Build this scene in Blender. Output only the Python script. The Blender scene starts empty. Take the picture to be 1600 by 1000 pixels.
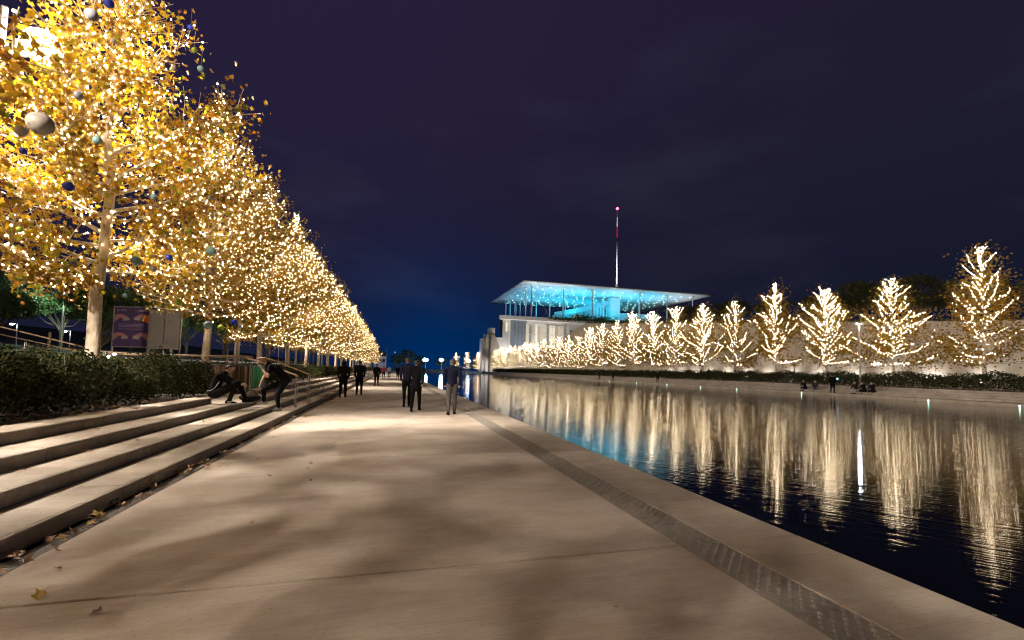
import bpy, bmesh, math, random
import numpy as np
from math import sin, cos, pi, radians, atan, sqrt
from mathutils import Vector, Matrix
C = bpy.context.scene.collection
SC = bpy.context.scene
random.seed(7); RNG = np.random.default_rng(11)

# ------------------------------------------------------------------ camera, sky, exposure
FPX, CAMH = 700.0, 1.45
PSI, PIT, ROLL = atan(188/700), atan(.058), radians(1.3)
cam_d = bpy.data.cameras.new('camera'); cam = bpy.data.objects.new('camera', cam_d); C.objects.link(cam)
cam_d.sensor_width = 36; cam_d.lens = 36*FPX/1600; cam_d.shift_y = (79-FPX*.058)/1600
cam_d.clip_start = .05; cam_d.clip_end = 3000
fwd = Vector((sin(PSI)*cos(PIT), cos(PSI)*cos(PIT), sin(PIT)))
r0 = Vector((cos(PSI), -sin(PSI), 0)); u0 = r0.cross(fwd)
rt = r0*cos(ROLL)+u0*sin(ROLL); up = -r0*sin(ROLL)+u0*cos(ROLL)
M = Matrix((rt, up, -fwd)).transposed().to_4x4(); M.translation = (0, 0, CAMH)
cam.matrix_world = M
SC.camera = cam
SC.view_settings.view_transform = 'Standard'; SC.view_settings.look = 'None'
SC.view_settings.exposure = 0.25; SC.view_settings.gamma = 1; SC.view_settings.use_curve_mapping = False
cy = SC.cycles
cy.use_denoising = True
try: cy.denoiser = 'OPENIMAGEDENOISE'
except Exception: pass
cy.max_bounces = 5; cy.diffuse_bounces = 2; cy.glossy_bounces = 3; cy.transmission_bounces = 3; cy.transparent_max_bounces = 4
cy.sample_clamp_indirect = 6; cy.sample_clamp_direct = 0
cy.filter_width = 1.15; cy.use_light_tree = True; cy.caustics_reflective = False; cy.caustics_refractive = False

w = bpy.data.worlds.new('World'); SC.world = w; w.use_nodes = True
nt = w.node_tree; N = nt.nodes; L = nt.links; N.clear()
def nn(t, tree=None, **k):
    n = (tree or nt).nodes.new(t)
    for a, v in k.items(): setattr(n, a, v)
    return n
out = nn('ShaderNodeOutputWorld'); bg = nn('ShaderNodeBackground'); tc = nn('ShaderNodeTexCoord')
sep = nn('ShaderNodeSeparateXYZ'); L.new(tc.outputs['Generated'], sep.inputs[0])
ramp = nn('ShaderNodeValToRGB'); L.new(sep.outputs[2], ramp.inputs[0])
cr = ramp.color_ramp
cr.elements[0].position = 0.0; cr.elements[0].color = (.0058, .0088, .024, 1)
cr.elements[1].position = .75; cr.elements[1].color = (.0165, .0118, .031, 1)
for p, c in ((.12, (.0068, .0088, .023, 1)), (.35, (.012, .011, .027, 1))):
    e = cr.elements.new(p); e.color = c
# blue glow low over the lit end of the canal, purple city glow to the left
def glow(direction, power, colour):
    dp = nn('ShaderNodeVectorMath', operation='DOT_PRODUCT'); L.new(tc.outputs['Generated'], dp.inputs[0])
    dp.inputs[1].default_value = Vector(direction).normalized()
    mx = nn('ShaderNodeMath', operation='MAXIMUM'); L.new(dp.outputs['Value'], mx.inputs[0]); mx.inputs[1].default_value = 0
    pw = nn('ShaderNodeMath', operation='POWER'); L.new(mx.outputs[0], pw.inputs[0]); pw.inputs[1].default_value = power
    sc = nn('ShaderNodeVectorMath', operation='SCALE'); sc.inputs[0].default_value = colour; L.new(pw.outputs[0], sc.inputs['Scale'])
    return sc
g1 = glow((.10, 1, -.03), 42, (-.010, .014, .085)); g2 = glow((-.25, .8, .62), 5, (.005, .002, .012))
nz = nn('ShaderNodeTexNoise'); nz.inputs['Scale'].default_value = 3.2; nz.inputs['Detail'].default_value = 6
mp = nn('ShaderNodeMapping'); mp.inputs['Scale'].default_value = (1, 1, 2.6); L.new(tc.outputs['Generated'], mp.inputs[0]); L.new(mp.outputs[0], nz.inputs[0])
cl = nn('ShaderNodeMapRange'); cl.inputs[1].default_value = .5; cl.inputs[2].default_value = .75; cl.inputs[4].default_value = 1; L.new(nz.outputs[0], cl.inputs[0])
cs = nn('ShaderNodeVectorMath', operation='SCALE'); cs.inputs[0].default_value = (.006, .007, .010); L.new(cl.outputs[0], cs.inputs['Scale'])
acc = ramp.outputs[0]
for g in (g1, g2, cs):
    a = nn('ShaderNodeVectorMath', operation='ADD'); L.new(acc, a.inputs[0]); L.new(g.outputs[0], a.inputs[1]); acc = a.outputs[0]
L.new(acc, bg.inputs[0]); bg.inputs[1].default_value = 0.84; L.new(bg.outputs[0], out.inputs[0])

# ------------------------------------------------------------------ materials
MATS = {}
def mat(name, col, rough=.7, metal=0, noise=0, nscale=6, bump=0, bscale=40, emis=None, estr=0, stretch=None, rnd=None, col2=None, spec=None, trans=0):
    if name in MATS: return MATS[name]
    m = bpy.data.materials.new(name); m.use_nodes = True; t = m.node_tree; b = t.nodes['Principled BSDF']
    b.inputs['Base Color'].default_value = (*col, 1); b.inputs['Roughness'].default_value = rough; b.inputs['Metallic'].default_value = metal
    if spec is not None: b.inputs['Specular IOR Level'].default_value = spec
    co = None
    if noise or bump:
        tcn = t.nodes.new('ShaderNodeTexCoord'); mpn = t.nodes.new('ShaderNodeMapping'); t.links.new(tcn.outputs['Object'], mpn.inputs[0])
        if stretch: mpn.inputs['Scale'].default_value = stretch
    if noise:
        n1 = t.nodes.new('ShaderNodeTexNoise'); n1.inputs['Scale'].default_value = nscale; n1.inputs['Detail'].default_value = 7; n1.inputs['Roughness'].default_value = .65
        t.links.new(mpn.outputs[0], n1.inputs[0])
        r = t.nodes.new('ShaderNodeMapRange'); r.inputs[1].default_value = .3; r.inputs[2].default_value = .7; r.inputs[3].default_value = 0; r.inputs[4].default_value = 1
        t.links.new(n1.outputs[0], r.inputs[0])
        mx = t.nodes.new('ShaderNodeMix'); mx.data_type = 'RGBA'
        c2 = col2 or tuple(min(1, c*(1+noise)) for c in col)
        mx.inputs[6].default_value = (*[c*(1-noise) for c in col], 1); mx.inputs[7].default_value = (*c2, 1)
        t.links.new(r.outputs[0], mx.inputs[0]); t.links.new(mx.outputs[2], b.inputs['Base Color'])
    if bump:
        n2 = t.nodes.new('ShaderNodeTexNoise'); n2.inputs['Scale'].default_value = bscale; n2.inputs['Detail'].default_value = 5
        t.links.new(mpn.outputs[0], n2.inputs[0]); bp = t.nodes.new('ShaderNodeBump'); bp.inputs['Strength'].default_value = bump; bp.inputs['Distance'].default_value = .02
        t.links.new(n2.outputs[0], bp.inputs['Height']); t.links.new(bp.outputs[0], b.inputs['Normal'])
    if rnd:   # per-leaf colour from the mesh attribute
        at = t.nodes.new('ShaderNodeAttribute'); at.attribute_name = 'rnd'
        cr = t.nodes.new('ShaderNodeValToRGB'); t.links.new(at.outputs['Fac'], cr.inputs[0])
        while len(cr.color_ramp.elements) < len(rnd): cr.color_ramp.elements.new(.5)
        for i, (p, c) in enumerate(rnd): cr.color_ramp.elements[i].position = p; cr.color_ramp.elements[i].color = (*c, 1)
        t.links.new(cr.outputs[0], b.inputs['Base Color']); co = cr.outputs[0]
    if trans:
        tr = t.nodes.new('ShaderNodeBsdfTranslucent'); ms = t.nodes.new('ShaderNodeMixShader'); ms.inputs[0].default_value = trans
        if co: t.links.new(co, tr.inputs[0])
        else: tr.inputs[0].default_value = (*col, 1)
        t.links.new(b.outputs[0], ms.inputs[1]); t.links.new(tr.outputs[0], ms.inputs[2]); t.links.new(ms.outputs[0], t.nodes['Material Output'].inputs[0])
    if emis: b.inputs['Emission Color'].default_value = (*emis, 1); b.inputs['Emission Strength'].default_value = estr
    MATS[name] = m; return m

def concrete(name, col, dark=.72, stain=1.0):
    """cast concrete with broad stains, fine brushed streaks across the walk, pores and small pits"""
    m = bpy.data.materials.new(name); m.use_nodes = True; t = m.node_tree; b = t.nodes['Principled BSDF']; b.inputs['Roughness'].default_value = .82
    g = t.nodes.new('ShaderNodeNewGeometry')
    def noise(scale, stretch, detail, rough=.6, lo=.35, hi=.65, dist=0):
        mp = t.nodes.new('ShaderNodeMapping'); mp.inputs['Scale'].default_value = stretch; t.links.new(g.outputs['Position'], mp.inputs[0])
        n = t.nodes.new('ShaderNodeTexNoise'); n.inputs['Scale'].default_value = scale; n.inputs['Detail'].default_value = detail; n.inputs['Roughness'].default_value = rough; n.inputs['Distortion'].default_value = dist
        t.links.new(mp.outputs[0], n.inputs[0])
        r = t.nodes.new('ShaderNodeMapRange'); r.inputs[1].default_value = lo; r.inputs[2].default_value = hi; t.links.new(n.outputs[0], r.inputs[0]); return r.outputs[0], n.outputs[0]
    big, _ = noise(.8, (1, 1.5, 1), 5, .6, .36, .66, .4)
    mid, _ = noise(3.5, (.6, 2.2, 1), 6, .65)
    streak, sraw = noise(9, (.25, 6, 1), 6, .7, .3, .7, .6)
    pits, praw = noise(48, (1, 1, 1), 2, .5, .27, .34)
    def mixc(fac, a, bcol, amt):
        mx = t.nodes.new('ShaderNodeMix'); mx.data_type = 'RGBA'; mx.blend_type = 'MULTIPLY'
        ma = t.nodes.new('ShaderNodeMath'); ma.operation = 'MULTIPLY_ADD'; ma.inputs[1].default_value = -amt; ma.inputs[2].default_value = amt
        t.links.new(fac, ma.inputs[0]); t.links.new(ma.outputs[0], mx.inputs[0])
        if isinstance(a, tuple): mx.inputs[6].default_value = (*a, 1)
        else: t.links.new(a, mx.inputs[6])
        mx.inputs[7].default_value = (*bcol, 1); return mx.outputs[2]
    c = mixc(big, col, (dark, dark*.93, dark*.82), stain)
    c = mixc(mid, c, (.8, .77, .73), .7*stain); c = mixc(streak, c, (.74, .72, .68), .75); c = mixc(pits, c, (.35, .33, .3), .8)
    t.links.new(c, b.inputs['Base Color'])
    fine, fraw = noise(160, (1, 1, 1), 3)
    gum, _u = noise(9, (1, 1, 1), 1, .5, .17, .20); c = mixc(gum, c, (.45, .42, .38), .8)
    grain, _g = noise(24, (.5, 3.2, 1), 5, .8, .3, .7); c = mixc(grain, c, (.70, .68, .64), .6); t.links.new(c, b.inputs['Base Color'])
    ad = t.nodes.new('ShaderNodeMath'); ad.operation = 'MULTIPLY_ADD'; ad.inputs[1].default_value = .35; t.links.new(fraw, ad.inputs[0]); t.links.new(sraw, ad.inputs[2])
    bp = t.nodes.new('ShaderNodeBump'); bp.inputs['Strength'].default_value = .35; bp.inputs['Distance'].default_value = .012
    t.links.new(ad.outputs[0], bp.inputs['Height']); t.links.new(bp.outputs[0], b.inputs['Normal'])
    MATS[name] = m; return m
M_WALK = concrete('walk_concrete', (.52, .46, .39), .68, .8)
M_COPE = concrete('coping_concrete', (.45, .395, .33), .68, .9)
M_STEP = concrete('step_concrete', (.45, .40, .34), .64, 1.0)
M_WALL = concrete('wall_concrete', (.60, .55, .49), .85, .6)
M_TACT = mat('tactile_concrete', (.19, .17, .14), .8, noise=.25, nscale=9, bump=.3, bscale=120)
M_SOIL = mat('soil', (.045, .032, .022), .95, noise=.5, nscale=12, bump=.8, bscale=30)
M_GRASS = mat('lawn', (.03, .045, .018), .95, noise=.5, nscale=3, bump=.6, bscale=30)
M_DARK = mat('dark_channel', (.01, .01, .01), .9)
M_STEEL = mat('stainless_steel', (.55, .53, .5), .28, 1)
M_GSTEEL = mat('galvanised_steel', (.35, .34, .33), .45, .8)
M_GRATE = mat('grate_steel', (.22, .20, .18), .65, .5)
M_WHITE = mat('white_render', (.72, .71, .69), .6, noise=.05, nscale=.5)
M_WPAINT = mat('white_paint', (.78, .78, .78), .4)
M_GREYP = mat('grey_pole_paint', (.2, .19, .18), .5)
M_BARK = mat('bark', (.44, .36, .26), .85, noise=.35, nscale=14, bump=.5, bscale=30, stretch=(1, 1, .5))
M_DBARK = mat('dark_bark', (.12, .10, .08), .9, noise=.3, nscale=10, bump=.5, bscale=30)
GOLD = [(0, (.13, .14, .008)), (.2, (.25, .175, .006)), (.55, (.28, .155, .005)), (.85, (.22, .09, .005)), (1, (.11, .045, .006))]
M_LEAF = mat('golden_leaves', (.5, .3, .04), .55, rnd=GOLD, trans=.4)
M_PINE = mat('pine_needles', (.05, .1, .03), .7, rnd=[(0, (.03, .07, .025)), (.5, (.05, .11, .035)), (1, (.09, .15, .05))], trans=.2)
M_OLIVE = mat('dark_olive_leaves', (.06, .08, .03), .7, rnd=[(0, (.045, .06, .02)), (.5, (.075, .085, .03)), (1, (.12, .11, .045))], trans=.2)
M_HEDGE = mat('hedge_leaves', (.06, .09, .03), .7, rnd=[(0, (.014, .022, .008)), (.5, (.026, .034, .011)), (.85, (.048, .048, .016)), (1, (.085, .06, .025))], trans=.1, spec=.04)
M_DEAD = mat('dry_leaves', (.3, .16, .06), .7, rnd=[(0, (.11, .05, .025)), (.4, (.2, .11, .05)), (.85, (.33, .21, .10)), (1, (.38, .26, .05))], trans=.15)
M_BULB = mat('warm_bulb', (1, .9, .7), .4, emis=(1, .72, .37), estr=34)
M_BULBF = mat('warm_bulb_far', (1, .9, .7), .4, emis=(1, .80, .52), estr=72)
M_GLASS = mat('dark_glass', (.02, .03, .05), .08, spec=.8)
M_BGLASS = mat('curtain_glass', (.22, .26, .32), .15, spec=.8)
M_SKIN = mat('skin', (.5, .3, .2), .5); M_SKIN2 = mat('skin_tan', (.42, .25, .16), .5)
M_HAIRD = mat('dark_hair', (.02, .014, .01), .6, bump=.5, bscale=90); M_HAIRB = mat('brown_hair', (.12, .07, .035), .6, bump=.5, bscale=90)
M_BLACK = mat('black_cloth', (.005, .005, .006), .9, spec=.08, noise=.3, nscale=20); M_BLACK2 = mat('charcoal_cloth', (.009, .009, .011), .9, spec=.08, noise=.3, nscale=20)
M_NAVY = mat('navy_cloth', (.007, .008, .018), .9, spec=.08, noise=.3, nscale=20); M_BROWNC = mat('brown_cloth', (.018, .013, .010), .9, spec=.08, noise=.3)
M_GREYC = mat('grey_cloth', (.05, .045, .042), .85, spec=.08, noise=.2); M_LIGHTC = mat('pale_cloth', (.4, .38, .37), .85); M_JEAN = mat('blue_denim', (.12, .17, .26), .8); M_RED = mat('red_cloth', (.45, .03, .04), .8)
M_SHOEG = mat('pale_grey_canvas', (.42, .40, .37), .7); M_RUB = mat('white_rubber', (.7, .69, .66), .5)

def emat(name, col, s):
    m = bpy.data.materials.new(name); m.use_nodes = True; t = m.node_tree; t.nodes.clear()
    o = t.nodes.new('ShaderNodeOutputMaterial'); e = t.nodes.new('ShaderNodeEmission'); e.inputs[0].default_value = (*col, 1); e.inputs[1].default_value = s
    t.links.new(e.outputs[0], o.inputs[0]); return m
E_FLOOD = emat('floodlight_face', (1, .95, .88), 60); E_COOL = emat('cool_lamp_face', (.75, .9, 1), 22); E_BLUE = emat('blue_white_lamp', (.35, .6, 1), 150)
E_CYAN = emat('cyan_downlight', (.4, .95, 1), 6); E_RED = emat('red_beacon', (1, .03, .05), 20); E_GREEN = emat('pool_edge_light', (.5, 1, .75), 5); E_UP = emat('uplight_face', (1, .95, .85), 6)
E_WARMW = emat('lit_interior', (1, .8, .5), .9); E_PHONE = emat('phone_screen', (.5, .75, 1), 4); E_BIKE = emat('small_white_lamp', (.8, .9, 1), 25)

# ------------------------------------------------------------------ mesh helpers
class MB:
    def __init__(s): s.v = []; s.f = []
    def add(s, vs, fs):
        o = len(s.v); s.v += [tuple(p) for p in vs]; s.f += [tuple(o+i for i in f) for f in fs]; return s
    def box(s, x0, x1, y0, y1, z0, z1, rot=None, c=None):
        vs = [Vector((x, y, z)) for z in (z0, z1) for x, y in ((x0, y0), (x1, y0), (x1, y1), (x0, y1))]
        if rot is not None:
            cc = Vector(c) if c is not None else Vector(((x0+x1)/2, (y0+y1)/2, (z0+z1)/2)); vs = [rot @ (p-cc)+cc for p in vs]
        return s.add(vs, [(3, 2, 1, 0), (4, 5, 6, 7), (0, 1, 5, 4), (1, 2, 6, 5), (2, 3, 7, 6), (3, 0, 4, 7)])
    def chbox(s, x0, x1, y0, y1, z0, z1, b=.006):
        vs = [(x, y, z0) for x, y in ((x0, y0), (x1, y0), (x1, y1), (x0, y1))]+[(x, y, z1-b) for x, y in ((x0, y0), (x1, y0), (x1, y1), (x0, y1))]
        vs += [(x, y, z1) for x, y in ((x0+b, y0+b), (x1-b, y0+b), (x1-b, y1-b), (x0+b, y1-b))]
        f = [(3, 2, 1, 0), (8, 9, 10, 11)]
        for k in (0, 4): f += [(k+i, k+(i+1) % 4, k+4+(i+1) % 4, k+4+i) for i in range(4)]
        return s.add(vs, f)
    def tube(s, pts, rad, n=8, cap=True):
        pts = [Vector(p) for p in pts]; m = len(pts)
        if not hasattr(rad, '__len__'): rad = [rad]*m
        vs = []; up = Vector((0, 0, 1))
        for i, p in enumerate(pts):
            d = (pts[min(i+1, m-1)]-pts[max(i-1, 0)]).normalized()
            ref = up if abs(d.z) < .95 else Vector((1, 0, 0))
            a = d.cross(ref).normalized(); b = d.cross(a)
            vs += [p+(a*cos(2*pi*k/n)+b*sin(2*pi*k/n))*rad[i] for k in range(n)]
        f = [(i*n+k, i*n+(k+1) % n, (i+1)*n+(k+1) % n, (i+1)*n+k) for i in range(m-1) for k in range(n)]
        if cap: f += [tuple(range(n-1, -1, -1)), tuple((m-1)*n+k for k in range(n))]
        return s.add(vs, f)
    def prism(s, poly, axis, a, b):
        """poly: 2-D outline; axis 'x','y','z' is the extrusion direction from a to b"""
        n = len(poly)
        def P(u, v, t): return {'x': (t, u, v), 'y': (u, t, v), 'z': (u, v, t)}[axis]
        vs = [P(u, v, a) for u, v in poly]+[P(u, v, b) for u, v in poly]
        return s.add(vs, [tuple(range(n)), tuple(range(2*n-1, n-1, -1))]+[(i, (i+1) % n, n+(i+1) % n, n+i) for i in range(n)])
    def sphere(s, c, r, nu=12, nv=8, sc=(1, 1, 1)):
        vs = [(c[0], c[1], c[2]+r*sc[2])]
        for j in range(1, nv):
            for i in range(nu):
                a = pi*j/nv; t = 2*pi*i/nu; vs.append((c[0]+r*sc[0]*sin(a)*cos(t), c[1]+r*sc[1]*sin(a)*sin(t), c[2]+r*sc[2]*cos(a)))
        vs.append((c[0], c[1], c[2]-r*sc[2])); f = [(0, 1+i, 1+(i+1) % nu) for i in range(nu)]
        for j in range(nv-2):
            for i in range(nu): f.append((1+j*nu+i, 1+(j+1)*nu+i, 1+(j+1)*nu+(i+1) % nu, 1+j*nu+(i+1) % nu))
        k = 1+(nv-2)*nu; f += [(k+i, len(vs)-1, k+(i+1) % nu) for i in range(nu)]
        return s.add(vs, f)
    def mesh(s, name, m, smooth=False):
        me = bpy.data.meshes.new(name); me.from_pydata(s.v, [], s.f)
        bm = bmesh.new(); bm.from_mesh(me); bmesh.ops.recalc_face_normals(bm, faces=bm.faces); bm.to_mesh(me); bm.free()
        me.materials.append(m)
        if smooth: me.shade_smooth()
        return me
    def build(s, name, m, parent=None, smooth=False, loc=None):
        return inst(name, s.mesh(name, m, smooth), parent, loc)
def inst(name, me, parent=None, loc=None, rz=0, sc=None):
    o = bpy.data.objects.new(name, me); C.objects.link(o)
    if parent: o.parent = parent
    if loc is not None: o.location = loc
    if rz: o.rotation_euler.z = rz
    if sc is not None: o.scale = (sc,)*3 if not hasattr(sc, '__len__') else sc
    return o
def npmesh(name, V, F, m, rnd=None, smooth=False):
    """V (n,3), F (k,3|4) numpy arrays -> mesh; rnd: per-vertex attribute"""
    me = bpy.data.meshes.new(name); k = F.shape[1]
    me.vertices.add(len(V)); me.vertices.foreach_set('co', V.astype(np.float32).ravel())
    me.loops.add(F.size); me.loops.foreach_set('vertex_index', F.astype(np.int32).ravel())
    me.polygons.add(len(F)); me.polygons.foreach_set('loop_start', np.arange(0, F.size, k, dtype=np.int32))
    if rnd is not None:
        a = me.attributes.new('rnd', 'FLOAT', 'POINT'); a.data.foreach_set('value', rnd.astype(np.float32))
    me.update(calc_edges=True); me.materials.append(m)
    if smooth: me.shade_smooth()
    return me
def tag(o, label, cat, group=None, kind=None):
    o['label'] = label; o['category'] = cat
    if group: o['group'] = group
    if kind: o['kind'] = kind
    return o
def thing(name, label, cat, loc=(0, 0, 0), rz=0, group=None, kind=None):
    o = bpy.data.objects.new(name, None); C.objects.link(o); o.location = loc; o.rotation_euler.z = rz
    return tag(o, label, cat, group, kind)
def struct(o): o['kind'] = 'structure'; return o
def stuffp(o): o['kind'] = 'stuff'; return o
def sroot(name):
    o = bpy.data.objects.new(name, None); C.objects.link(o); o['kind'] = 'structure'; return o
def copy_tree(o, parent=None, kids={}):
    c = o.copy(); C.objects.link(c)
    if parent: c.parent = parent
    for ch in list(o.children): copy_tree(ch, c)
    return c
ORD = ['nearest', 'second', 'third', 'fourth', 'fifth', 'sixth', 'seventh', 'eighth', 'ninth', 'tenth', 'eleventh', 'twelfth', 'thirteenth', 'fourteenth', 'fifteenth', 'sixteenth',
       'seventeenth', 'eighteenth', 'nineteenth', 'twentieth', 'twenty-first', 'twenty-second', 'twenty-third', 'twenty-fourth', 'twenty-fifth', 'twenty-sixth', 'twenty-seventh', 'twenty-eighth', 'twenty-ninth', 'thirtieth']
def plight(name, loc, power, col, radius=.1, parent=None, spot=None, target=None, blend=.5):
    d = bpy.data.lights.new(name, 'SPOT' if spot else 'POINT'); d.energy = power; d.color = col; d.shadow_soft_size = radius
    if spot: d.spot_size = radians(spot); d.spot_blend = blend
    o = bpy.data.objects.new(name, d); C.objects.link(o); o.location = loc
    if target is not None: o.rotation_euler = (Vector(target)-Vector(loc)).to_track_quat('-Z', 'Y').to_euler()
    if parent: o.parent = parent
    return o

# ------------------------------------------------------------------ ground, promenade, pool
PE, XF, YEND = 3.66, 37.0, 222.0        # pool edge near, far bank, canal end
XT0, XT1 = 2.43, 2.83
WZ = -.07
g = MB().box(-400, 400, -60, 1200, -3, -1.2); struct(g.build('ground', M_SOIL))
prom = sroot('promenade')
bed = MB().box(-2.7, 3.6, -8, 420, -.6, -.09); struct(bed.build('promenade_base', M_DARK))
LS = 4.4; Y0 = 3.39-LS*3
slab = MB().chbox(-2.47, XT0-.004, 0, LS-.022, -.09, 0).mesh('concrete_slab', M_WALK)
cope = MB().chbox(XT1+.006, PE, 0, LS-.018, -.35, 0).mesh('coping_slab', M_COPE)
for k in range(52):
    inst('concrete_slab', slab, prom, (0, Y0+LS*k, 0)); inst('coping_slab', cope, prom, (0, Y0+LS*k, random.uniform(-.0015, .0015)))
struct(MB().box(-2.47, PE, Y0+LS*52, 420, -.09, 0).build('far_promenade', M_WALK))
# tactile paving: studded tiles, four studs across, staggered
tl = 1.1; tm = MB().chbox(XT0+.003, XT1-.003, .004, tl-.004, -.09, -.002, .004)
for j in range(24):
    y = .04+j*(tl-.08)/23
    for i in range(4):
        x = XT0+.04+(i+(.5 if j % 2 else 0))*.092
        if x > XT1-.03: continue
        n = 7; vs = [(x+.0165*cos(2*pi*k/n), y+.0155*sin(2*pi*k/n), -.002) for k in range(n)]+[(x+.009*cos(2*pi*k/n), y+.009*sin(2*pi*k/n), .013) for k in range(n)]
        tm.add(vs, [(k, (k+1) % n, n+(k+1) % n, n+k) for k in range(n)]+[tuple(range(n, 2*n))])
tile = tm.mesh('tactile_tile', M_TACT)
strip = sroot('tactile_paving')
for k in range(-5, 130): inst('tactile_tile', tile, strip, (0, 3.39+tl*k, random.uniform(-.0012, .0012)))
tflat = MB().box(XT0+.003, XT1-.003, 3.39+tl*130, 230, -.09, -.002); struct(tflat.build('far_tactile_strip', M_TACT))
# pavement drain along the foot of the steps
drain = thing('drainage_channel', 'slotted steel drain running along the foot of the left steps', 'drain', (0, 0, 0))
gm = MB()
for i in range(6): gm.box(-2.612+i*.024, -2.602+i*.024, .004, .996, -.03, -.002)
for y in (.004, .33, .66, .985): gm.box(-2.615, -2.477, y, y+.01, -.032, -.006)
gme = gm.mesh('grating', M_GRATE)
for k in range(-4, 110): inst('grating', gme, drain, (0, k, 0))
MB().box(-2.63, -2.47, -8, 230, -.085, -.06).build('channel', M_DARK, drain)
# water
def water_mat():
    m = bpy.data.materials.new('canal_water'); m.use_nodes = True; t = m.node_tree; b = t.nodes['Principled BSDF']
    b.inputs['Base Color'].default_value = (.0006, .0008, .001, 1); b.inputs['Roughness'].default_value = .04; b.inputs['IOR'].default_value = 1.40
    g = t.nodes.new('ShaderNodeNewGeometry')
    # light wind ripples whose crests run across the canal: short along the wind, long along the crest
    hs = None
    for sc, ang, st, amp in ((16, -.87, (.05, 1, 1), .0020), (11, -.80, (.06, 1, 1), .0016), (30, -.95, (.08, 1, 1), .0008)):
        mp = t.nodes.new('ShaderNodeMapping'); mp.vector_type = 'POINT'; mp.inputs['Rotation'].default_value = (0, 0, -ang); t.links.new(g.outputs['Position'], mp.inputs[0])
        m2 = t.nodes.new('ShaderNodeMapping'); m2.inputs['Scale'].default_value = st; t.links.new(mp.outputs[0], m2.inputs[0])
        n = t.nodes.new('ShaderNodeTexNoise'); n.inputs['Scale'].default_value = sc; n.inputs['Detail'].default_value = 2; t.links.new(m2.outputs[0], n.inputs[0])
        ma = t.nodes.new('ShaderNodeMath'); ma.operation = 'MULTIPLY_ADD'; ma.inputs[1].default_value = amp; t.links.new(n.outputs[0], ma.inputs[0])
        if hs: t.links.new(hs, ma.inputs[2])
        else: ma.inputs[2].default_value = 0
        hs = ma.outputs[0]
    bp = t.nodes.new('ShaderNodeBump'); bp.inputs['Strength'].default_value = 1; bp.inputs['Distance'].default_value = 1.0
    t.links.new(hs, bp.inputs['Height']); t.links.new(bp.outputs[0], b.inputs['Normal'])
    return m
struct(MB().add([(PE-.02, -40, WZ), (XF+.02, -40, WZ), (XF+.02, YEND+.02, WZ), (PE-.02, YEND+.02, WZ)], [(0, 1, 2, 3)]).build('water', water_mat()))

# ------------------------------------------------------------------ left steps and beds
RS, TD = .15, .55
steps = sroot('left_steps')
XS = [-2.66-i*TD for i in range(4)]
def step_mesh(width, h, length, nose=.028, name='step_slab', m=M_STEP, flip=1):
    # riser set back a little under the rounded nosing, shallow groove along the tread
    x = 0; n = .012; z = h
    prof = [(0-n, 0), (0-n, z-nose-.01), (0, z-nose), (0, z-.006), (-.006, z), (-.032, z), (-.034, z-.004), (-.040, z-.004), (-.042, z), (-width, z), (-width, 0)]
    prof = [(p[0]*flip, p[1]) for p in prof]
    return MB().prism(prof, 'y', .007, length-.007).mesh(name, m)
offs = [1.3, 3.1, 2.0, .6]
for i in range(4):
    wd = TD+.0 if i < 3 else .46
    me = step_mesh(wd, RS-.0, LS); x = XS[i]
    for k in range(-3, 40):
        y = offs[i]+LS*k
        if i == 3:   # top course: a bench slab interrupted by the stair gap
            y = 12.9-LS*(3-k) if k <= 2 else 17.0+LS*(k-3)
        o = inst('step_slab', me, steps, (x, y, i*RS+random.uniform(-.001, .001)))
struct(MB().box(-4.87, -4.331, 12.9, 16.99, .3, .449).build('stair_landing', M_STEP))
MB().box(-4.9, -2.7, -16, 200, -.6, .0-.001).build('step_core', M_DARK, steps)
for i in range(1, 4): MB().box(-4.9, XS[i]-.06, -16, 200, i*RS-.15+.0005, i*RS-.0015).build('step_core', M_DARK, steps)
# soil bed and ground behind
struct(MB().box(-9.0, -4.80, -16, 12.88, -.5, .57).build('planting_bed', M_SOIL))
struct(MB().box(-9.0, -4.89, 12.9, 16.98, -.5, .452).build('stair_path', M_STEP))
struct(MB().box(-9.0, -4.80, 17.0, 200, -.5, .572).build('planting_bed', M_SOIL))
M_PATH = mat('upper_path_paving', (.35, .29, .23), .85, noise=.15, nscale=4)
struct(MB().box(-15.0, -9.005, -16, 210, -.5, .6).build('upper_path', M_PATH))
struct(MB().add([(-15.0, -30, .55), (-15.0, 300, .55), (-24, 300, 1.0), (-24, -30, 1.0), (-60, 300, 5.5), (-60, -30, 3.5), (-160, 300, 17), (-160, -30, 15)], [(0, 1, 2, 3), (3, 2, 4, 5), (5, 4, 6, 7)]).build('lawn', M_GRASS))

# ------------------------------------------------------------------ far bank
bank = sroot('far_bank')
BZ = .13
bs = MB().chbox(0, 1.4, .01, 5.99, -.5, BZ, .02).mesh('bank_slab', M_COPE)
for k in range(-3, 37): inst('bank_slab', bs, bank, (XF, k*6, 0))
for i in range(4):
    me = step_mesh(.52 if i < 3 else .6, .16, 6, .04, 'step_slab', M_STEP, -1)
    for k in range(-3, 31): inst('step_slab', me, bank, (XF+1.4+.52*i, k*6+i*1.3, BZ+i*.16))
MB().box(XF+1.5, XF+3.5, -20, 190, -.5, BZ-.002).build('bank_core', M_DARK, bank)
struct(MB().box(XF+3.5, 50, -20, 222, -.5, BZ+.6).build('far_bed', M_SOIL))
struct(MB().box(PE-8, 80, YEND, 330, -.6, .02).build('canal_end_plaza', M_COPE))
struct(MB().box(XF+1.4, 80, 190, YEND, -.6, .125).build('building_forecourt', M_COPE))
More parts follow.
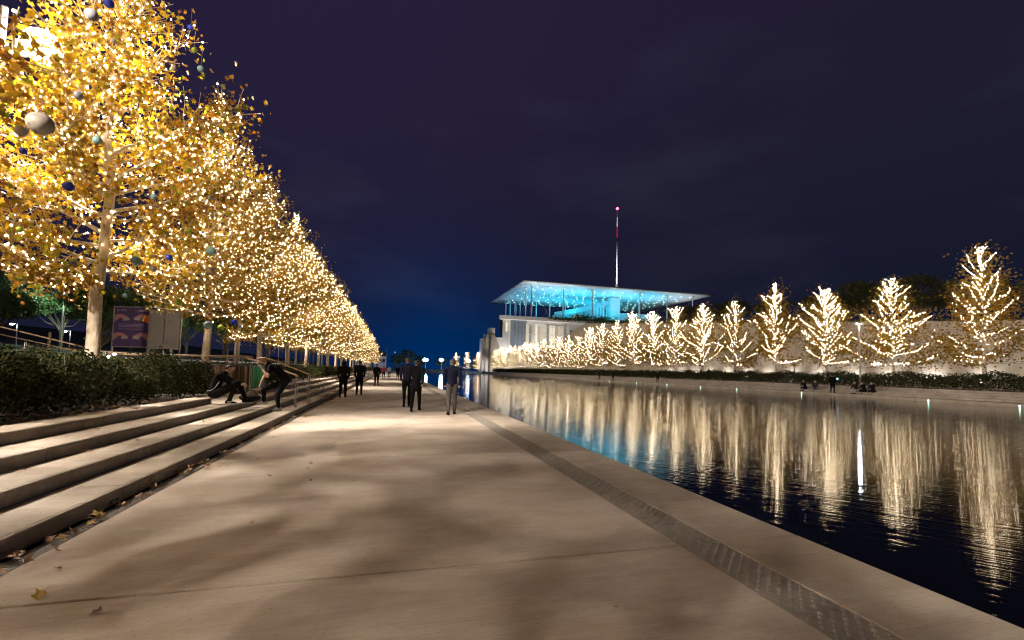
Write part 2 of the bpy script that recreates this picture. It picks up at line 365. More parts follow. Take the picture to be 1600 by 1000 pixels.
# pool edge lights in the far kerb
for k in range(10):
    Y = 21.5+k*7.6 if k else 20.0
    Yp = [18.4, 20.2+3.0, 33.4, 41.5, 47.5, 54.5, 62.5, 71.5, 82, 94][k]
    t = thing('edge_light', f'{ORD[k]} small greenish light set in the far pool kerb, counted from the right', 'light', (XF-.012, Yp, .0), 0, 'lights in the far pool kerb')
    MB().tube([(.01, 0, 0), (-.012, 0, 0)], .06, 10).build('housing', M_STEEL, t)
    MB().tube([(-.013, 0, 0), (-.02, 0, 0)], .05, 10).build('lens', E_GREEN, t)

# ------------------------------------------------------------------ trees
LEAF5 = np.array([(0, 0, 0), (-.16, .10, .03), (-.50, .18, .10), (-.26, .42, .03), (-.44, .78, .09), (-.14, .66, .02), (0, 1.05, -.04), (.14, .66, .02), (.44, .78, .09), (.26, .42, .03), (.50, .18, .10), (.16, .10, .03)])
LEAF5_F = np.array([(0, 1, 11), (1, 2, 3), (1, 3, 5), (3, 4, 5), (1, 5, 7), (5, 6, 7), (1, 7, 11), (7, 9, 11), (7, 8, 9), (9, 10, 11)])
LEAF4 = np.array([(0, 0, 0), (-.38, .5, .06), (0, 1, 0), (.38, .5, .06)]); LEAF4_F = np.array([(0, 1, 2), (0, 2, 3)])
def scatter(P, size, rng, tmpl, tf, droop=-.3, spread=1.0):
    n = len(P); d = rng.normal(size=(n, 3)); d[:, 2] = d[:, 2]*.6*spread+droop; d /= np.linalg.norm(d, axis=1)[:, None]
    q = rng.normal(size=(n, 3)); q[:, 2] *= .8; u = np.cross(d, q); u /= np.linalg.norm(u, axis=1)[:, None]; w_ = np.cross(u, d)
    s = (size*rng.uniform(.65, 1.25, n))[:, None, None]
    V = P[:, None, :]+s*(tmpl[None, :, 0:1]*u[:, None, :]+tmpl[None, :, 1:2]*d[:, None, :]+tmpl[None, :, 2:3]*w_[:, None, :])
    F = tf[None]+(np.arange(n)*len(tmpl))[:, None, None]
    r = np.repeat(rng.random(n), len(tmpl))
    return V.reshape(-1, 3), F.reshape(-1, tf.shape[1]), r
OCT = np.array([(1, 0, 0), (-1, 0, 0), (0, 1, 0), (0, -1, 0), (0, 0, 1), (0, 0, -1)], float)
OCT_F = np.array([(0, 2, 4), (2, 1, 4), (1, 3, 4), (3, 0, 4), (2, 0, 5), (1, 2, 5), (3, 1, 5), (0, 3, 5)])
ICO = None
def _ico():
    bm = bmesh.new(); bmesh.ops.create_icosphere(bm, subdivisions=1, radius=1); bm.verts.ensure_lookup_table()
    v = np.array([x.co[:] for x in bm.verts]); f = np.array([[y.index for y in x.verts] for x in bm.faces]); bm.free(); return v, f
ICO_V, ICO_F = _ico()
def bulbs(P, r, rng, ico=False):
    v, f = (ICO_V, ICO_F) if ico else (OCT, OCT_F)
    s = (r*rng.uniform(.8, 1.2, len(P)))[:, None, None]
    V = P[:, None, :]+s*v[None]; F = f[None]+(np.arange(len(P))*len(v))[:, None, None]
    return V.reshape(-1, 3), F.reshape(-1, 3)
def path_sample(path, step, off, rng, t0=0.0):
    """points along a polyline, wound round it at distance off"""
    P = np.array(path); seg = np.linalg.norm(np.diff(P, axis=0), axis=1); cum = np.concatenate([[0], np.cumsum(seg)]); Ln = cum[-1]
    s = np.arange(t0*Ln, Ln, step)+rng.uniform(-.3, .3)*step
    s = np.clip(s, 0, Ln); X = np.stack([np.interp(s, cum, P[:, i]) for i in range(3)], 1)
    return X+rng.normal(size=X.shape)*off
def gen_tree(seed, H, clear, R, nb, prof, tw, leaf_n, leaf_size, bulb_step, bulb_r, near=False, tilt=1.0, leafmat=None, trunk_r=.14, bark=None, lights=True, twig_lights=True, leaf_spread=.16):
    rng = np.random.default_rng(seed); mb = MB()
    tp = [Vector((0, 0, 0))]; nseg = 10
    for i in range(1, nseg+1):
        tp.append(Vector((rng.normal()*.014*min(i, 5), rng.normal()*.014*min(i, 5), H*i/nseg)))
    mb.tube(tp, [trunk_r*(1-.88*(i/nseg)**.9)*(1.25 if i == 0 else 1) for i in range(nseg+1)], 8)
    tarr = np.array([p[:] for p in tp]); paths = []; twigs = []
    for b in range(nb):
        f = (b+.5)/nb; z = clear+(H*.97-clear)*(f**.92); t = (z-clear)/(H-clear)
        Lb = R*prof(t)*rng.uniform(.62, 1.2)
        az = b*2.39996+rng.normal()*.5
        base = np.array([np.interp(z, tarr[:, 2], tarr[:, i]) for i in range(3)])
        el = radians((10 if t > .12 or tilt < .95 else -4)+44*t**.8+rng.normal()*8)*tilt; pts = [base]; m = 6; d = np.array([cos(az)*cos(el), sin(az)*cos(el), sin(el)])
        for i in range(m):
            d = d+np.array([rng.normal()*.13, rng.normal()*.13, .10+rng.normal()*.10]); d /= np.linalg.norm(d); pts.append(pts[-1]+d*Lb/m)
        rb = .008+.042*(Lb/R)*(1-.5*t)
        mb.tube([Vector(p) for p in pts], [rb*(1-.85*i/m) for i in range(m+1)], 5, False); paths.append(pts)
        nt_ = max(2, int(tw*Lb/R))
        for k in range(nt_):
            s = .2+.8*(k+rng.random())/nt_; i0 = min(int(s*m), m-1); p0 = pts[i0]+(pts[i0+1]-pts[i0])*(s*m-i0)
            dd = (pts[i0+1]-pts[i0]); dd = dd/np.linalg.norm(dd); side = np.cross(dd, [0, 0, 1]); side /= np.linalg.norm(side)+1e-6
            sg = 1 if k % 2 else -1; d2 = dd*.6+side*sg*rng.uniform(.5, 1.1)+np.array([0, 0, rng.uniform(-.35, .5)]); d2 /= np.linalg.norm(d2)
            l2 = Lb*rng.uniform(.18, .38)*(1.15-.5*s)+.12; q = [p0]
            for i in range(3):
                d2 = d2+np.array([rng.normal()*.15, rng.normal()*.15, .06+rng.normal()*.1]); d2 /= np.linalg.norm(d2); q.append(q[-1]+d2*l2/3)
            mb.tube([Vector(p) for p in q], [rb*.35*(1-.7*i/3)+.002 for i in range(4)], 3, False); twigs.append(q)
    # leaves
    allp = [path_sample(q, .05, leaf_spread, rng) for q in twigs]+[path_sample(q, .09, leaf_spread, rng, .35) for q in paths]
    Lp = np.concatenate(allp); Lp = Lp[rng.permutation(len(Lp))]
    while len(Lp) < leaf_n: Lp = np.concatenate([Lp, Lp+rng.normal(size=Lp.shape)*leaf_spread])
    Lp = Lp[:leaf_n]; keep = (Lp[:, 2] > clear-.35) & (rng.random(len(Lp)) < 1.1-.85*np.clip((Lp[:, 2]-clear)/(H-clear), 0, 1)**1.3); Lp = Lp[keep]
    V, F, r = scatter(Lp, leaf_size, rng, *((LEAF5, LEAF5_F) if near else (LEAF4, LEAF4_F)))
    me_l = npmesh('crown', V, F, leafmat or M_LEAF, r)
    me_t = mb.mesh('trunk', bark or M_BARK, True); me_b = None
    if lights:
        B = [path_sample(q, bulb_step, .03, rng, .04) for q in paths]
        if not twig_lights: B += [path_sample(q, bulb_step*1.3, .05, rng) for q in twigs[::11]]
        if twig_lights: B += [path_sample(q, bulb_step*1.8, .035, rng) for q in twigs]
        trunkline = [tuple(p) for p in tp if p.z > clear*.9]; B.append(path_sample(trunkline, bulb_step*.8, .06, rng))
        V, F = bulbs(np.concatenate(B), bulb_r, rng, near); me_b = npmesh('string_lights', V, F, M_BULB if twig_lights else M_BULBF, None, near)
    return me_t, me_l, me_b, paths
def plant_tree(name, label, group, meshes, loc, rz, sc, parts=('trunk', 'crown', 'string_lights')):
    t = thing(name, label, 'tree', loc, rz, group); t.scale = sc if hasattr(sc, '__len__') else (sc,)*3
    inst('trunk', meshes[0], t); stuffp(inst('crown', meshes[1], t))
    if meshes[2]: stuffp(inst('string_lights', meshes[2], t))
    return t
profL = lambda t: (1-t)**.98*(1-.22*math.exp(-t*9))+.06
profN = lambda t: (1-t)**1.25*(1-.2*math.exp(-t*9))+.05
nearv = [gen_tree(s, 10.1, 2.15, 3.75, 74, profN, 21, 18500, .10, .225, .0145, near=True, leaf_spread=.14) for s in (3, 21)]
midv = [gen_tree(s, 10.0, 2.2, 3.7, 62, profL, 14, 13500, .125, .26, .020) for s in (5, 9)]
YL = [5.3+6.05*k for k in range(24)]
for k, Y in enumerate((-6.8, -.75)): plant_tree('plane_tree', ['golden lit tree of the left row behind the viewpoint', 'golden lit tree of the left row level with the viewpoint'][k], 'golden lit trees of the left row', midv[k % 2], (-6, Y, .57), k*2.2, 1)
hl = [1, 1.12, 1.04, .99, 1.02, 1.0, .98, 1.02, 1.0, .97, 1.0]
for k, Y in enumerate(YL):
    ms = nearv[k % 2] if k < 4 else midv[k % 2]
    lab = f'{ORD[k]} golden tree of the left row, wrapped in string lights, behind the steps'
    if k == 0: lab = 'golden tree reaching in at the top left corner, nearest of the left row'
    if k == 1: lab = 'big golden tree with pale trunk and string lights at far left, beside the poster'
    plant_tree('plane_tree', lab, 'golden lit trees of the left row', ms, (-6+random.uniform(-.05, .05), Y, .57), k*1.9+.4, (1, 1, hl[k % 11]))
profR = lambda t: (1-t)**.8*(1-.25*math.exp(-t*7))+.1
farv = []
for s, hh, RR, nb_, ex, ti in ((31, 10.5, 3.6, 40, .8, .8), (32, 10.5, 3.2, 34, .7, .95), (33, 10.5, 3.9, 44, .9, .72), (34, 10.5, 3.4, 30, .75, 1.05), (35, 10.5, 3.7, 36, 1.0, .85), (36, 10.5, 3.3, 42, .65, .9)):
    pr = (lambda e: (lambda t: ((1-t)**e*(1-.25*math.exp(-t*7))+.1)*(1+.22*sin(t*17+e*9))))(ex)
    farv.append(gen_tree(s, hh, 1.9, RR, nb_, pr, 10, 8500, .18, .10, .0185, tilt=ti, twig_lights=False, leaf_spread=.3))
YR = [23.8+6.45*k for k in range(27)]
topz = [11.96, 10.7, 10.74, 12.6, 11.3, 12.0, 12.3, 12.4, 12.7, 12.1, 12.1, 12.0]
for k, Y in enumerate([YR[0]-6.45]+YR):
    tz = topz[k-1] if 1 <= k <= 12 else 10.6+.5*sin(k*2.3); s = (tz-.73)/10.5
    if k == 0: s = .95
    lab = f'{ORD[max(k-1,0)]} spiral lit yellow tree of the right row before the concrete wall'
    if k == 0: lab = 'lit yellow tree just past the right edge of the view, before the wall'
    if k == 1: lab = 'tallest looking lit yellow tree at the right edge, before the concrete wall'
    plant_tree('plane_tree', lab, 'lit yellow trees of the right row', farv[(k*5+2) % 6], (44, Y, .73), k*1.3, (s*(1.0 if k < 2 else 1.13), s*(1.0 if k < 2 else 1.13), s))
for k, (x, y) in enumerate(((39.0, 206), (35.5, 215), (41, 214), (31.5, 226))):
    plant_tree('plane_tree', ['lit tree just left of the stepped tower', 'small lit tree left of the tower beside the canal end', 'lit tree behind the tower base', 'leftmost small lit tree at the canal end'][k], 'lit trees at the canal end', farv[k % 4], (x, y, .0), k*1.1, .92)

# dark trees
def gen_dark(seed, H, R, clear, n, size, m, cl=26, trunk_r=.2):
    rng = np.random.default_rng(seed); mb = MB()
    mb.tube([(0, 0, 0), (.1, .05, clear), (.05, -.05, H*.75)], [trunk_r, trunk_r*.75, trunk_r*.2], 8)
    P = []
    for k in range(cl):
        th = rng.uniform(0, 2*pi); ph = rng.uniform(-.5, 1); rr = R*rng.uniform(.45, .95)*sqrt(max(.08, 1-ph*ph*.8))
        c = np.array([rr*cos(th), rr*sin(th), clear+(H-clear)*(.5+.42*ph)])
        mb.tube([(0, 0, clear*rng.uniform(.7, 1.2)), tuple(c*[.5, .5, .75]), tuple(c)], [trunk_r*.35, trunk_r*.2, .015], 5, False)
        cr_ = R*rng.uniform(.22, .42); q = rng.normal(size=(n//cl, 3)); q /= np.linalg.norm(q, axis=1)[:, None]; q *= (rng.random(n//cl)**.4)[:, None]*cr_; q[:, 2] *= .7; P.append(c+q)
    V, F, r = scatter(np.concatenate(P), size, rng, LEAF4, LEAF4_F, .1)
    return mb.mesh('trunk', M_DBARK, True), npmesh('crown', V, F, m, r), None
pine = [gen_dark(s, 6.5, 2.3, 2.2, 7000, .17, M_PINE, 24, .13) for s in (61, 62)]
olive = [gen_dark(s, 7, 3.0, 1.8, 8000, .22, M_OLIVE, 30, .2) for s in (71, 72)]

# ------------------------------------------------------------------ hedges
def hedge(name, label, x0, x1, y0, y1, z0, h, n, size, seed, holes=()):
    rng = np.random.default_rng(seed)
    P = rng.random((n*2, 3))*[x1-x0, y1-y0, 1]+[x0, y0, 0]
    hh = h*(.72+.22*np.sin(P[:, 1]*1.7+np.sin(P[:, 0]*2.1)*1.3)*np.cos(P[:, 0]*1.9+P[:, 1]*.6)+.14*np.sin(P[:, 1]*5.1+P[:, 0]*3))
    ex = np.minimum(P[:, 0]-x0, x1-P[:, 0])/(.22); hh *= np.clip(.45+.55*ex, .3, 1)
    P[:, 2] = z0+hh*(1-rng.random(len(P))**2.2*.9)+rng.exponential(.05, len(P))
    P = P[:n]; V, F, r = scatter(P, size, rng, LEAF4, LEAF4_F, .35, .9)
    o = inst(name, npmesh(name, V, F, M_HEDGE, r)); tag(o, label, 'hedge', None, 'stuff')
    mb = MB()
    for k in range(int((y1-y0)*(x1-x0)*5)):
        p = Vector((rng.uniform(x0+.15, x1-.1), rng.uniform(y0, y1), z0)); q = p+Vector((rng.normal()*.15, rng.normal()*.15, h*rng.uniform(.6, .95)))
        mb.tube([p, (p+q)/2+Vector((rng.normal()*.06, rng.normal()*.06, 0)), q], [.008, .006, .003], 3, False)
    mb.build('stems', M_DBARK, o); return o
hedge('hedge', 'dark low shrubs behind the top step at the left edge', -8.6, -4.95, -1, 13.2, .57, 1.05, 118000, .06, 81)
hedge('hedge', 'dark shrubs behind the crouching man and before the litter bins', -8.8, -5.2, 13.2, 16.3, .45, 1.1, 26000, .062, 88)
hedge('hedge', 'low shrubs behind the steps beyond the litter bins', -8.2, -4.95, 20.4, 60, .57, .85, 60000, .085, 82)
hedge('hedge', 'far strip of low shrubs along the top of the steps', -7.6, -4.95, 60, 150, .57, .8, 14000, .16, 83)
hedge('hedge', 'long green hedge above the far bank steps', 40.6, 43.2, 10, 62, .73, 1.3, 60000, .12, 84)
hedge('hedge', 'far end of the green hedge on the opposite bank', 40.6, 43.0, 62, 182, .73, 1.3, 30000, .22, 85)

# ------------------------------------------------------------------ right retaining wall
wall = thing('retaining_wall', 'long pale concrete retaining wall rising behind the right row of trees', 'wall', (0, 0, 0))
def wtop(Y): return float(np.interp(Y, [-10, 24, 31, 50, 63, 74, 98, 112, 113, 126, 134, 140, 195], [4.6, 6.5, 7.1, 8.9, 10.05, 11.1, 13.3, 14.75, 14.4, 12.2, 9, 3.2, 3]))
yy = 7.6
k = 0
while yy < 190:
    ln = 7.7 if yy < 100 else 10; a, b = yy, yy+ln-.035
    for z0, z1f in ((0, .5), (.5, 1)):
        def zt(Y, f): return .7+(wtop(Y)-.7)*f
        za0, zb0 = (-.5, -.5) if z0 == 0 else (zt(a, .38)+.02, zt(b, .38)+.02)
        za1, zb1 = (zt(a, .38), zt(b, .38)) if z0 == 0 else (wtop(a), wtop(b))
        MB().prism([(a, za0), (b, zb0), (b, zb1), (a, za1)], 'x', 50, 50.6).build('wall_panel', M_WALL, wall)
    yy += ln; k += 1
MB().prism([(7, -.5), (190, -.5), (190, 2.8), (141, 2.9), (133, 8.8), (112, 14.2), (98, 12.9), (50, 8.5), (24, 6.1), (7, 5.3)], 'x', 50.05, 50.5).build('wall_core', M_DARK, wall)
# park hill behind the wall
hv = []; hf = []
ys = [-30, 24, 50, 74, 98, 112, 126, 133]
for i, Y in enumerate(ys):
    z = wtop(Y)-.25; hv += [(50.58, Y, z), (90, Y, z+.6+ (Y > 100)*0), (300, Y, z+1)]
for i in range(len(ys)-1): hf += [(3*i, 3*i+1, 3*i+4, 3*i+3), (3*i+1, 3*i+2, 3*i+5, 3*i+4)]
struct(MB().add(hv, hf).build('park_hill', M_GRASS))
hedge('hedge', 'dark planting trailing along the top of the concrete wall', 50.6, 52.2, 20, 112, 0, .5, 2000, .25, 86) if False else None
rngw = np.random.default_rng(87); P = rngw.random((9000, 3))*[1.6, 100, .5]+[50.6, 12, 0]; P[:, 2] = P[:, 2]*rngw.random(9000)+np.array([wtop(y) for y in P[:, 1]])-.15
V, F, r = scatter(P, .28, rngw, LEAF4, LEAF4_F, .2); tag(inst('ground_cover', npmesh('ground_cover', V, F, M_OLIVE, r)), 'dark ground cover along the top of the concrete wall', 'planting', None, 'stuff')
# uplights at the wall foot
for k in range(16):
    Y = 15.5+3.85*k
    t = thing('wall_uplight', f'{ORD[k]} small uplight at the foot of the concrete wall from the right', 'light', (49.55, Y, .75), 0, 'uplights at the foot of the concrete wall')
    MB().box(-.09, .09, -.14, .14, 0, .1).build('housing', M_GREYP, t); MB().box(-.06, .06, -.11, .11, .102, .11).build('lens', E_UP, t)
    plight('uplight_beam', (0, 0, .16), 420, (1, .95, .9), .08, t, 120, (.35, 0, 1.3), 1)
# dark trees on the hill behind the wall
dt = [(64, 35, 6, 'dark rounded tree above the wall, between the first and second lit trees from the right'), (68.2, 43.2, 7.3, 'dark round tree above the wall, left of the second lit tree from the right'),
      (70.4, 52.9, 7.5, 'dark round tree above the wall, right of the lamp post'), (60, 27, 5.5, 'dark bushy tree above the wall at the right edge of the view'),
      (77.6, 66, 7, 'dark tree above the wall behind the fourth lit tree'), (79, 78, 7.4, 'dark tree above the wall between the fourth and fifth lit trees'),
      (78, 88, 7, 'dark tree above the wall left of the fifth lit tree'), (84, 100, 7.2, 'dark tree just right of the canopy tip'), (85, 112, 7.2, 'tall dark tree beneath the canopy tip'), (88, 122, 8, 'tall dark tree under the right end of the canopy'),
      (86, 131, 8.4, 'leftmost tall dark tree under the right end of the canopy'), (74, 58, 6, 'low dark tree above the wall behind the third lit tree')]
for k, (x, y, h, lab) in enumerate(dt):
    plant_tree('olive_tree', lab, 'dark trees above the retaining wall', olive[k % 2], (x, y, wtop(y)-.1), k*1.7, (h/7*1.15, h/7*1.15, h/7*.98))

# ------------------------------------------------------------------ pavilion building
bld = thing('pavilion_building', 'large white cultural building with a thin flying canopy lit cyan from below', 'building', (0, 0, 0))
X0, X1, YA, YB, ZR = 60.4, 168.8, 205.0, 281.0, 45.0
# canopy: thin edge, bellied underside and gently cambered top
nx, ny = 24, 18; vs = []; fs = []
def belly(u, v): return (1-abs(2*u-1)**2.2)*(1-abs(2*v-1)**2.2)
for s_ in (0, 1):
    for j in range(ny+1):
        for i in range(nx+1):
            u, v = i/nx, j/ny; z = ZR+(.25+1.2*belly(u, v) if s_ else -.25-1.3*belly(u, v)); vs.append((X0+(X1-X0)*u, YA+(YB-YA)*v, z))
n1 = (nx+1)*(ny+1)
for j in range(ny):
    for i in range(nx):
        a = j*(nx+1)+i; fs += [(a, a+1, a+nx+2, a+nx+1), (n1+a, n1+a+nx+1, n1+a+nx+2, n1+a+1)]
for i in range(nx): fs += [(i, n1+i, n1+i+1, i+1), (ny*(nx+1)+i, ny*(nx+1)+i+1, n1+ny*(nx+1)+i+1, n1+ny*(nx+1)+i)]
for j in range(ny):
    a = j*(nx+1); fs += [(a, a+nx+1, n1+a+nx+1, n1+a), (a+nx, n1+a+nx, n1+a+2*nx+1, a+2*nx+1)]
canopy = MB().add(vs, fs).build('canopy', mat('canopy_ferrocement', (.72, .72, .72), .35, noise=.04, nscale=.2), bld, True)
k = 0
for j in range(12):
    for i in range(18):
        u = (i+.5+(.5 if j % 2 else 0))/18.5; v = (j+.6)/12.2
        if not (.07 < u < .93 and .07 < v < .96): continue
        x, y = X0+(X1-X0)*u+random.uniform(-1.6, 1.6), YA+(YB-YA)*v+random.uniform(-1.6, 1.6); z = ZR-.25-1.3*belly(u, v)
        MB().tube([(x, y, z-.02), (x, y, z-.16)], .24, 8).build('downlight', E_CYAN, canopy)
DZ = 27.5
col_xy = [(66.5, y) for y in (212, 222, 232.5, 243, 253.5, 264)]+[(83.4, 212), (99.7, 212), (127.2, 212), (143.7, 212), (159.9, 212), (113.5, 212)][:5]+[(83.4, 232), (99.7, 250), (83.4, 256), (75, 271), (113, 268), (143, 240), (127, 262)]
for (x, y) in col_xy:
    u, v = (x-X0)/(X1-X0), (y-YA)/(YB-YA); zt_ = ZR-.25-1.3*belly(u, v)
    c = MB().tube([(x, y, DZ), (x, y, DZ+1), (x, y, (DZ+zt_)/2), (x, y, zt_-1.2), (x, y, zt_-.9)], [.16, .32, .36, .28, .2], 10).build('column', M_WPAINT, bld, True)
    MB().tube([(x, y, zt_-.95), (x, y, zt_-.05)], [.25, 1.1], 10).build('spring_head', M_WPAINT, c)
for (x, y), (x2, y2) in [((83.4, 212), (95, 212.5)), ((83.4, 212), (72, 212.5)), ((99.7, 212), (88, 212.5)), ((99.7, 212), (111, 212.5)), ((127.2, 212), (116, 212.5)), ((127.2, 212), (138, 212.5)), ((143.7, 212), (133, 212.5)), ((143.7, 212), (154, 212.5)), ((159.9, 212), (150, 212.5)), ((66.5, 212), (77, 212.5)),
                        ((66.5, 243), (66.8, 232.5)), ((66.5, 253.5), (66.8, 264)), ((66.5, 222), (66.8, 232))]:
    u, v = (x-X0)/(X1-X0), (y-YA)/(YB-YA); MB().tube([(x, y, ZR-.6-1.3*belly(u, v)), (x2, y2, DZ+.2)], .06, 5).build('brace', M_GREYP, bld)
# terrace deck, parapet, facade
MB().prism([(50.0, 209.5), (175, 209.5), (175, 290), (69.5, 290)], 'z', 26.3, 27.5).build('terrace_slab', M_WHITE, bld)
MB().box(49.6, 78, 209.2, 209.6, 26.4, 28.1).build('parapet', M_WHITE, bld)
fac = MB().box(52.0, 56.0, 212, 214, 0, 26.3).build('facade_panel', M_WHITE, bld)
MB().box(53.5, 54.4, 211.9, 211.98, 20.5, 25).build('slot_window', E_WARMW, fac)
MB().prism([(50.6, 212.4), (51.98, 212.4), (51.98, 213.0), (70, 286), (68.6, 286)], 'z', 0, 26.29).build('side_glazing', M_GLASS, bld)
for i in range(4): MB().box(56.05+i*2.0, 57.95+i*2.0, 212.3, 212.5, 0, 26.2).build('glass_pane', M_BGLASS, bld)
cw = [(.55, .5, .42), (.35, .36, .36), (.6, .55, .45), (.2, .22, .26)]
for i in range(14):
    x = 64.2+i*1.54
    gl = mat(f'curtain_{(i*7+i//3)%4}', cw[i % 4], .3, emis=(1, .86, .62), estr=[.25, .1, .5, .05][(i*7+i//3) % 4])
    MB().box(x, x+1.4, 213.0, 213.2, 0, 24.6).build('glass_pane', gl, bld)
    MB().box(x+1.41, x+1.53, 212.6, 213.2, 0, 24.6).build('mullion', M_WPAINT, bld)
for i in range(6): MB().box(64.2, 85.7, 212.9, 212.99, 3.6+i*4, 3.9+i*4).build('floor_edge', M_WPAINT, bld)
MB().box(64, 110, 213.3, 214, 0, 26.3).build('inner_wall', M_WHITE, bld)
MB().box(64.1, 74.5, 211.2, 213.9, 24.7, 26.29).build('head_panel', M_WPAINT, bld)
MB().box(67.2, 68.2, 211.6, 212.55, 0, 24.68).build('pier', M_WPAINT, bld)
sw = MB().prism([(86, 0), (175, 0), (175, 26.3), (86, 26.3), (86, 19)], 'y', 211.0, 212.58).build('solid_wall', M_WHITE, bld)
for i, zz in enumerate((20.0, 20.2, 20.4, 21.2, 21.4, 21.6, 21.8, 22.0, 22.2)):
    MB().box(87+i*1.9, 88.3+i*1.9, 210.9, 210.98, zz, zz+2.3).build('window', M_GLASS, sw)
MB().box(112, 175, 213, 290, 0, 26.29).build('base_block', M_WHITE, bld)
# things on the terrace
M_PAV = mat('terrace_wall', (.6, .62, .62), .5)
MB().box(116.3, 122.0, 224, 229, DZ, 43.3).build('lift_shaft', M_WHITE, bld)
MB().prism([(81, DZ), (116.2, DZ), (116.2, 39.0), (113, 38.6), (98, 34.2), (84, 31.2), (81, 29.5)], 'y', 230, 231.5).build('ramp_wall', M_PAV, bld)
MB().prism([(84, 31.4), (98, 34.5), (116.2, 39.4), (116.2, 41.6), (98, 36.7), (84, 33.4)], 'y', 226.2, 226.4).build('ramp_glass', mat('balustrade_glass', (.45, .6, .65), .2), bld)
MB().prism([(84, 31.2), (98, 34.3), (116.2, 39.2), (116.2, 39.8), (98, 34.9), (84, 31.8)], 'y', 226.4, 229.8).build('ramp', M_WPAINT, bld)
MB().box(122.1, 152, 232, 250, DZ, 36.0).build('reading_room', M_PAV, bld)
MB().box(66, 81, 262, 263, DZ, 34).build('terrace_screen', M_GLASS, bld)
for i in range(5): MB().tube([(107+i*1.8, 225, DZ), (107+i*1.8, 225, 36.5+i*.5)], .14, 6).build('post', M_WPAINT, bld)
# mast
mast = MB().tube([(130, 243, 46), (130, 243, 60), (130, 243, 84)], [.5, .4, .3], 10).build('mast', M_WPAINT, bld, True)
for z0, z1, r_, mm in ((84, 90.2, .36, mat('mast_red', (.5, .02, .03), .5)), (90.2, 96.2, .32, M_WPAINT), (96.2, 101, .28, MATS['mast_red'])):
    MB().tube([(130, 243, z0+.001), (130, 243, z1)], r_, 8).build('mast_band', mm, mast)
MB().tube([(130, 243, 46), (130, 243, 55.0)], [3.6, .45], 8).build('mast_cone', M_GREYP, mast)
MB().sphere((130, 243, 101.7), .8, 10, 8).build('beacon', E_RED, mast)
plight('added_mast_fill', (112, 224, 48), 150000, (.85, .85, 1), .3, bld, 80, (130, 243, 74), 1)  # unseen spot added above the canopy to brighten the mast
MB().tube([(134, 230, 46), (134, 230, 52)], .07, 5).build('antenna', M_GREYP, bld)
# terrace planting
rngp = np.random.default_rng(90); P = np.concatenate([rngp.random((2600, 3))*[78, 1.6, 1.1]+[74, 209.0, 27.1], rngp.normal(size=(900, 3))*[3.0, 1, 1.0]+[92+3, 217, 29.3], rngp.normal(size=(900, 3))*[3.4, 1, 1.0]+[107, 217, 29.1], rngp.normal(size=(900, 3))*[4, 1, 1.0]+[128, 217, 29.3]])
V, F, r = scatter(P, .9, rngp, LEAF4, LEAF4_F, .2); stuffp(inst('terrace_planting', npmesh('terrace_planting', V, F, M_OLIVE, r), bld))
# terrace uplighting on the canopy: cyan in the middle, cooler white to the rim
for (x, y, p, c) in [(78, 222, 4200, (.25, .85, 1)), (95, 221, 6500, (.12, .85, 1)), (112, 219, 6500, (.12, .85, 1)), (128, 221, 6500, (.12, .85, 1)), (144, 221, 5000, (.25, .85, 1)), (95, 246, 6500, (.1, .8, 1)), (112, 250, 6500, (.1, .8, 1)), (130, 250, 6500, (.1, .8, 1)), (148, 244, 4500, (.3, .85, 1)), (78, 246, 4200, (.25, .8, 1)),
                     (71, 213, 2600, (.9, .95, 1)), (90, 211, 2200, (.9, .95, 1)), (118, 211, 2200, (.9, .95, 1)), (150, 212, 2600, (1, .93, .88)), (163, 222, 2600, (1, .93, .88)), (70, 262, 2500, (.8, .9, 1))]:
    hb = MB().box(x-.3, x+.3, y-.3, y+.3, DZ, DZ+.25).build('floor_uplight', M_GREYP, bld)
    plight('canopy_uplight', (x, y, DZ+.6), p*1.7, c if c[0] > .7 else (c[0]*.15, .60, .92), .4, bld, 160, (x, y, ZR), 1)
# forecourt lights washing the lower facade
for (x, y, p) in ((60, 203, 8000), (74, 203, 10000), (92, 204, 8000), (54, 205, 2400)):
    plight('facade_light', (x, y, 1.2), p, (1, .93, .85), .3, bld, 130, (x, 214, 14), .8)
    MB().box(x-.25, x+.25, y-.25, y+.25, .13, .9).build('light_box', M_GREYP, bld)

# stepped stair tower left of the building
tw = thing('stair_tower', 'stepped pale concrete tower with a broad lit outdoor stair at the canal end', 'tower', (0, 0, 0))
MB().box(43.2, 45.7, 201, 206, 0, 20.9).build('tall_shaft', M_WHITE, tw)
MB().box(41.5, 43.2, 201.5, 207, 0, 18.1).build('shaft', M_WHITE, tw)
MB().box(40.0, 41.5, 202, 208, 0, 16.0).build('shaft', M_WHITE, tw)
MB().prism([(43.4, 0), (50.3, 0), (50.8, 4), (45.8, 16.8), (43.4, 18)], 'y', 199.6, 200.9).build('side_wall', M_WALL, tw)
for i in range(22):
    f = i/22; MB().box(45.9+5.0*f, 50.4+6.0*f, 201.0+.01*i, 205, 16.6-.6*i-.58, 16.6-.6*i).build('stair_tread', M_WHITE, tw)
MB().box(46.5, 47.5, 185, 185.5, .1, .6).build('added_lamp_box', M_GREYP, tw)
plight('added_tower_fill', (47, 185.2, .9), 9000, (1, .93, .86), .3, tw, 120, (47, 201, 9), .8)  # lamp and its box are added in front to brighten the tower
plight('stair_light', (54, 197, 3), 5200, (.95, .97, 1), .4, tw, 90, (49, 203, 10), .8)
MB().box(53.8, 54.2, 196.8, 197.2, .1, 2.7).build('lamp_post', M_GREYP, tw)

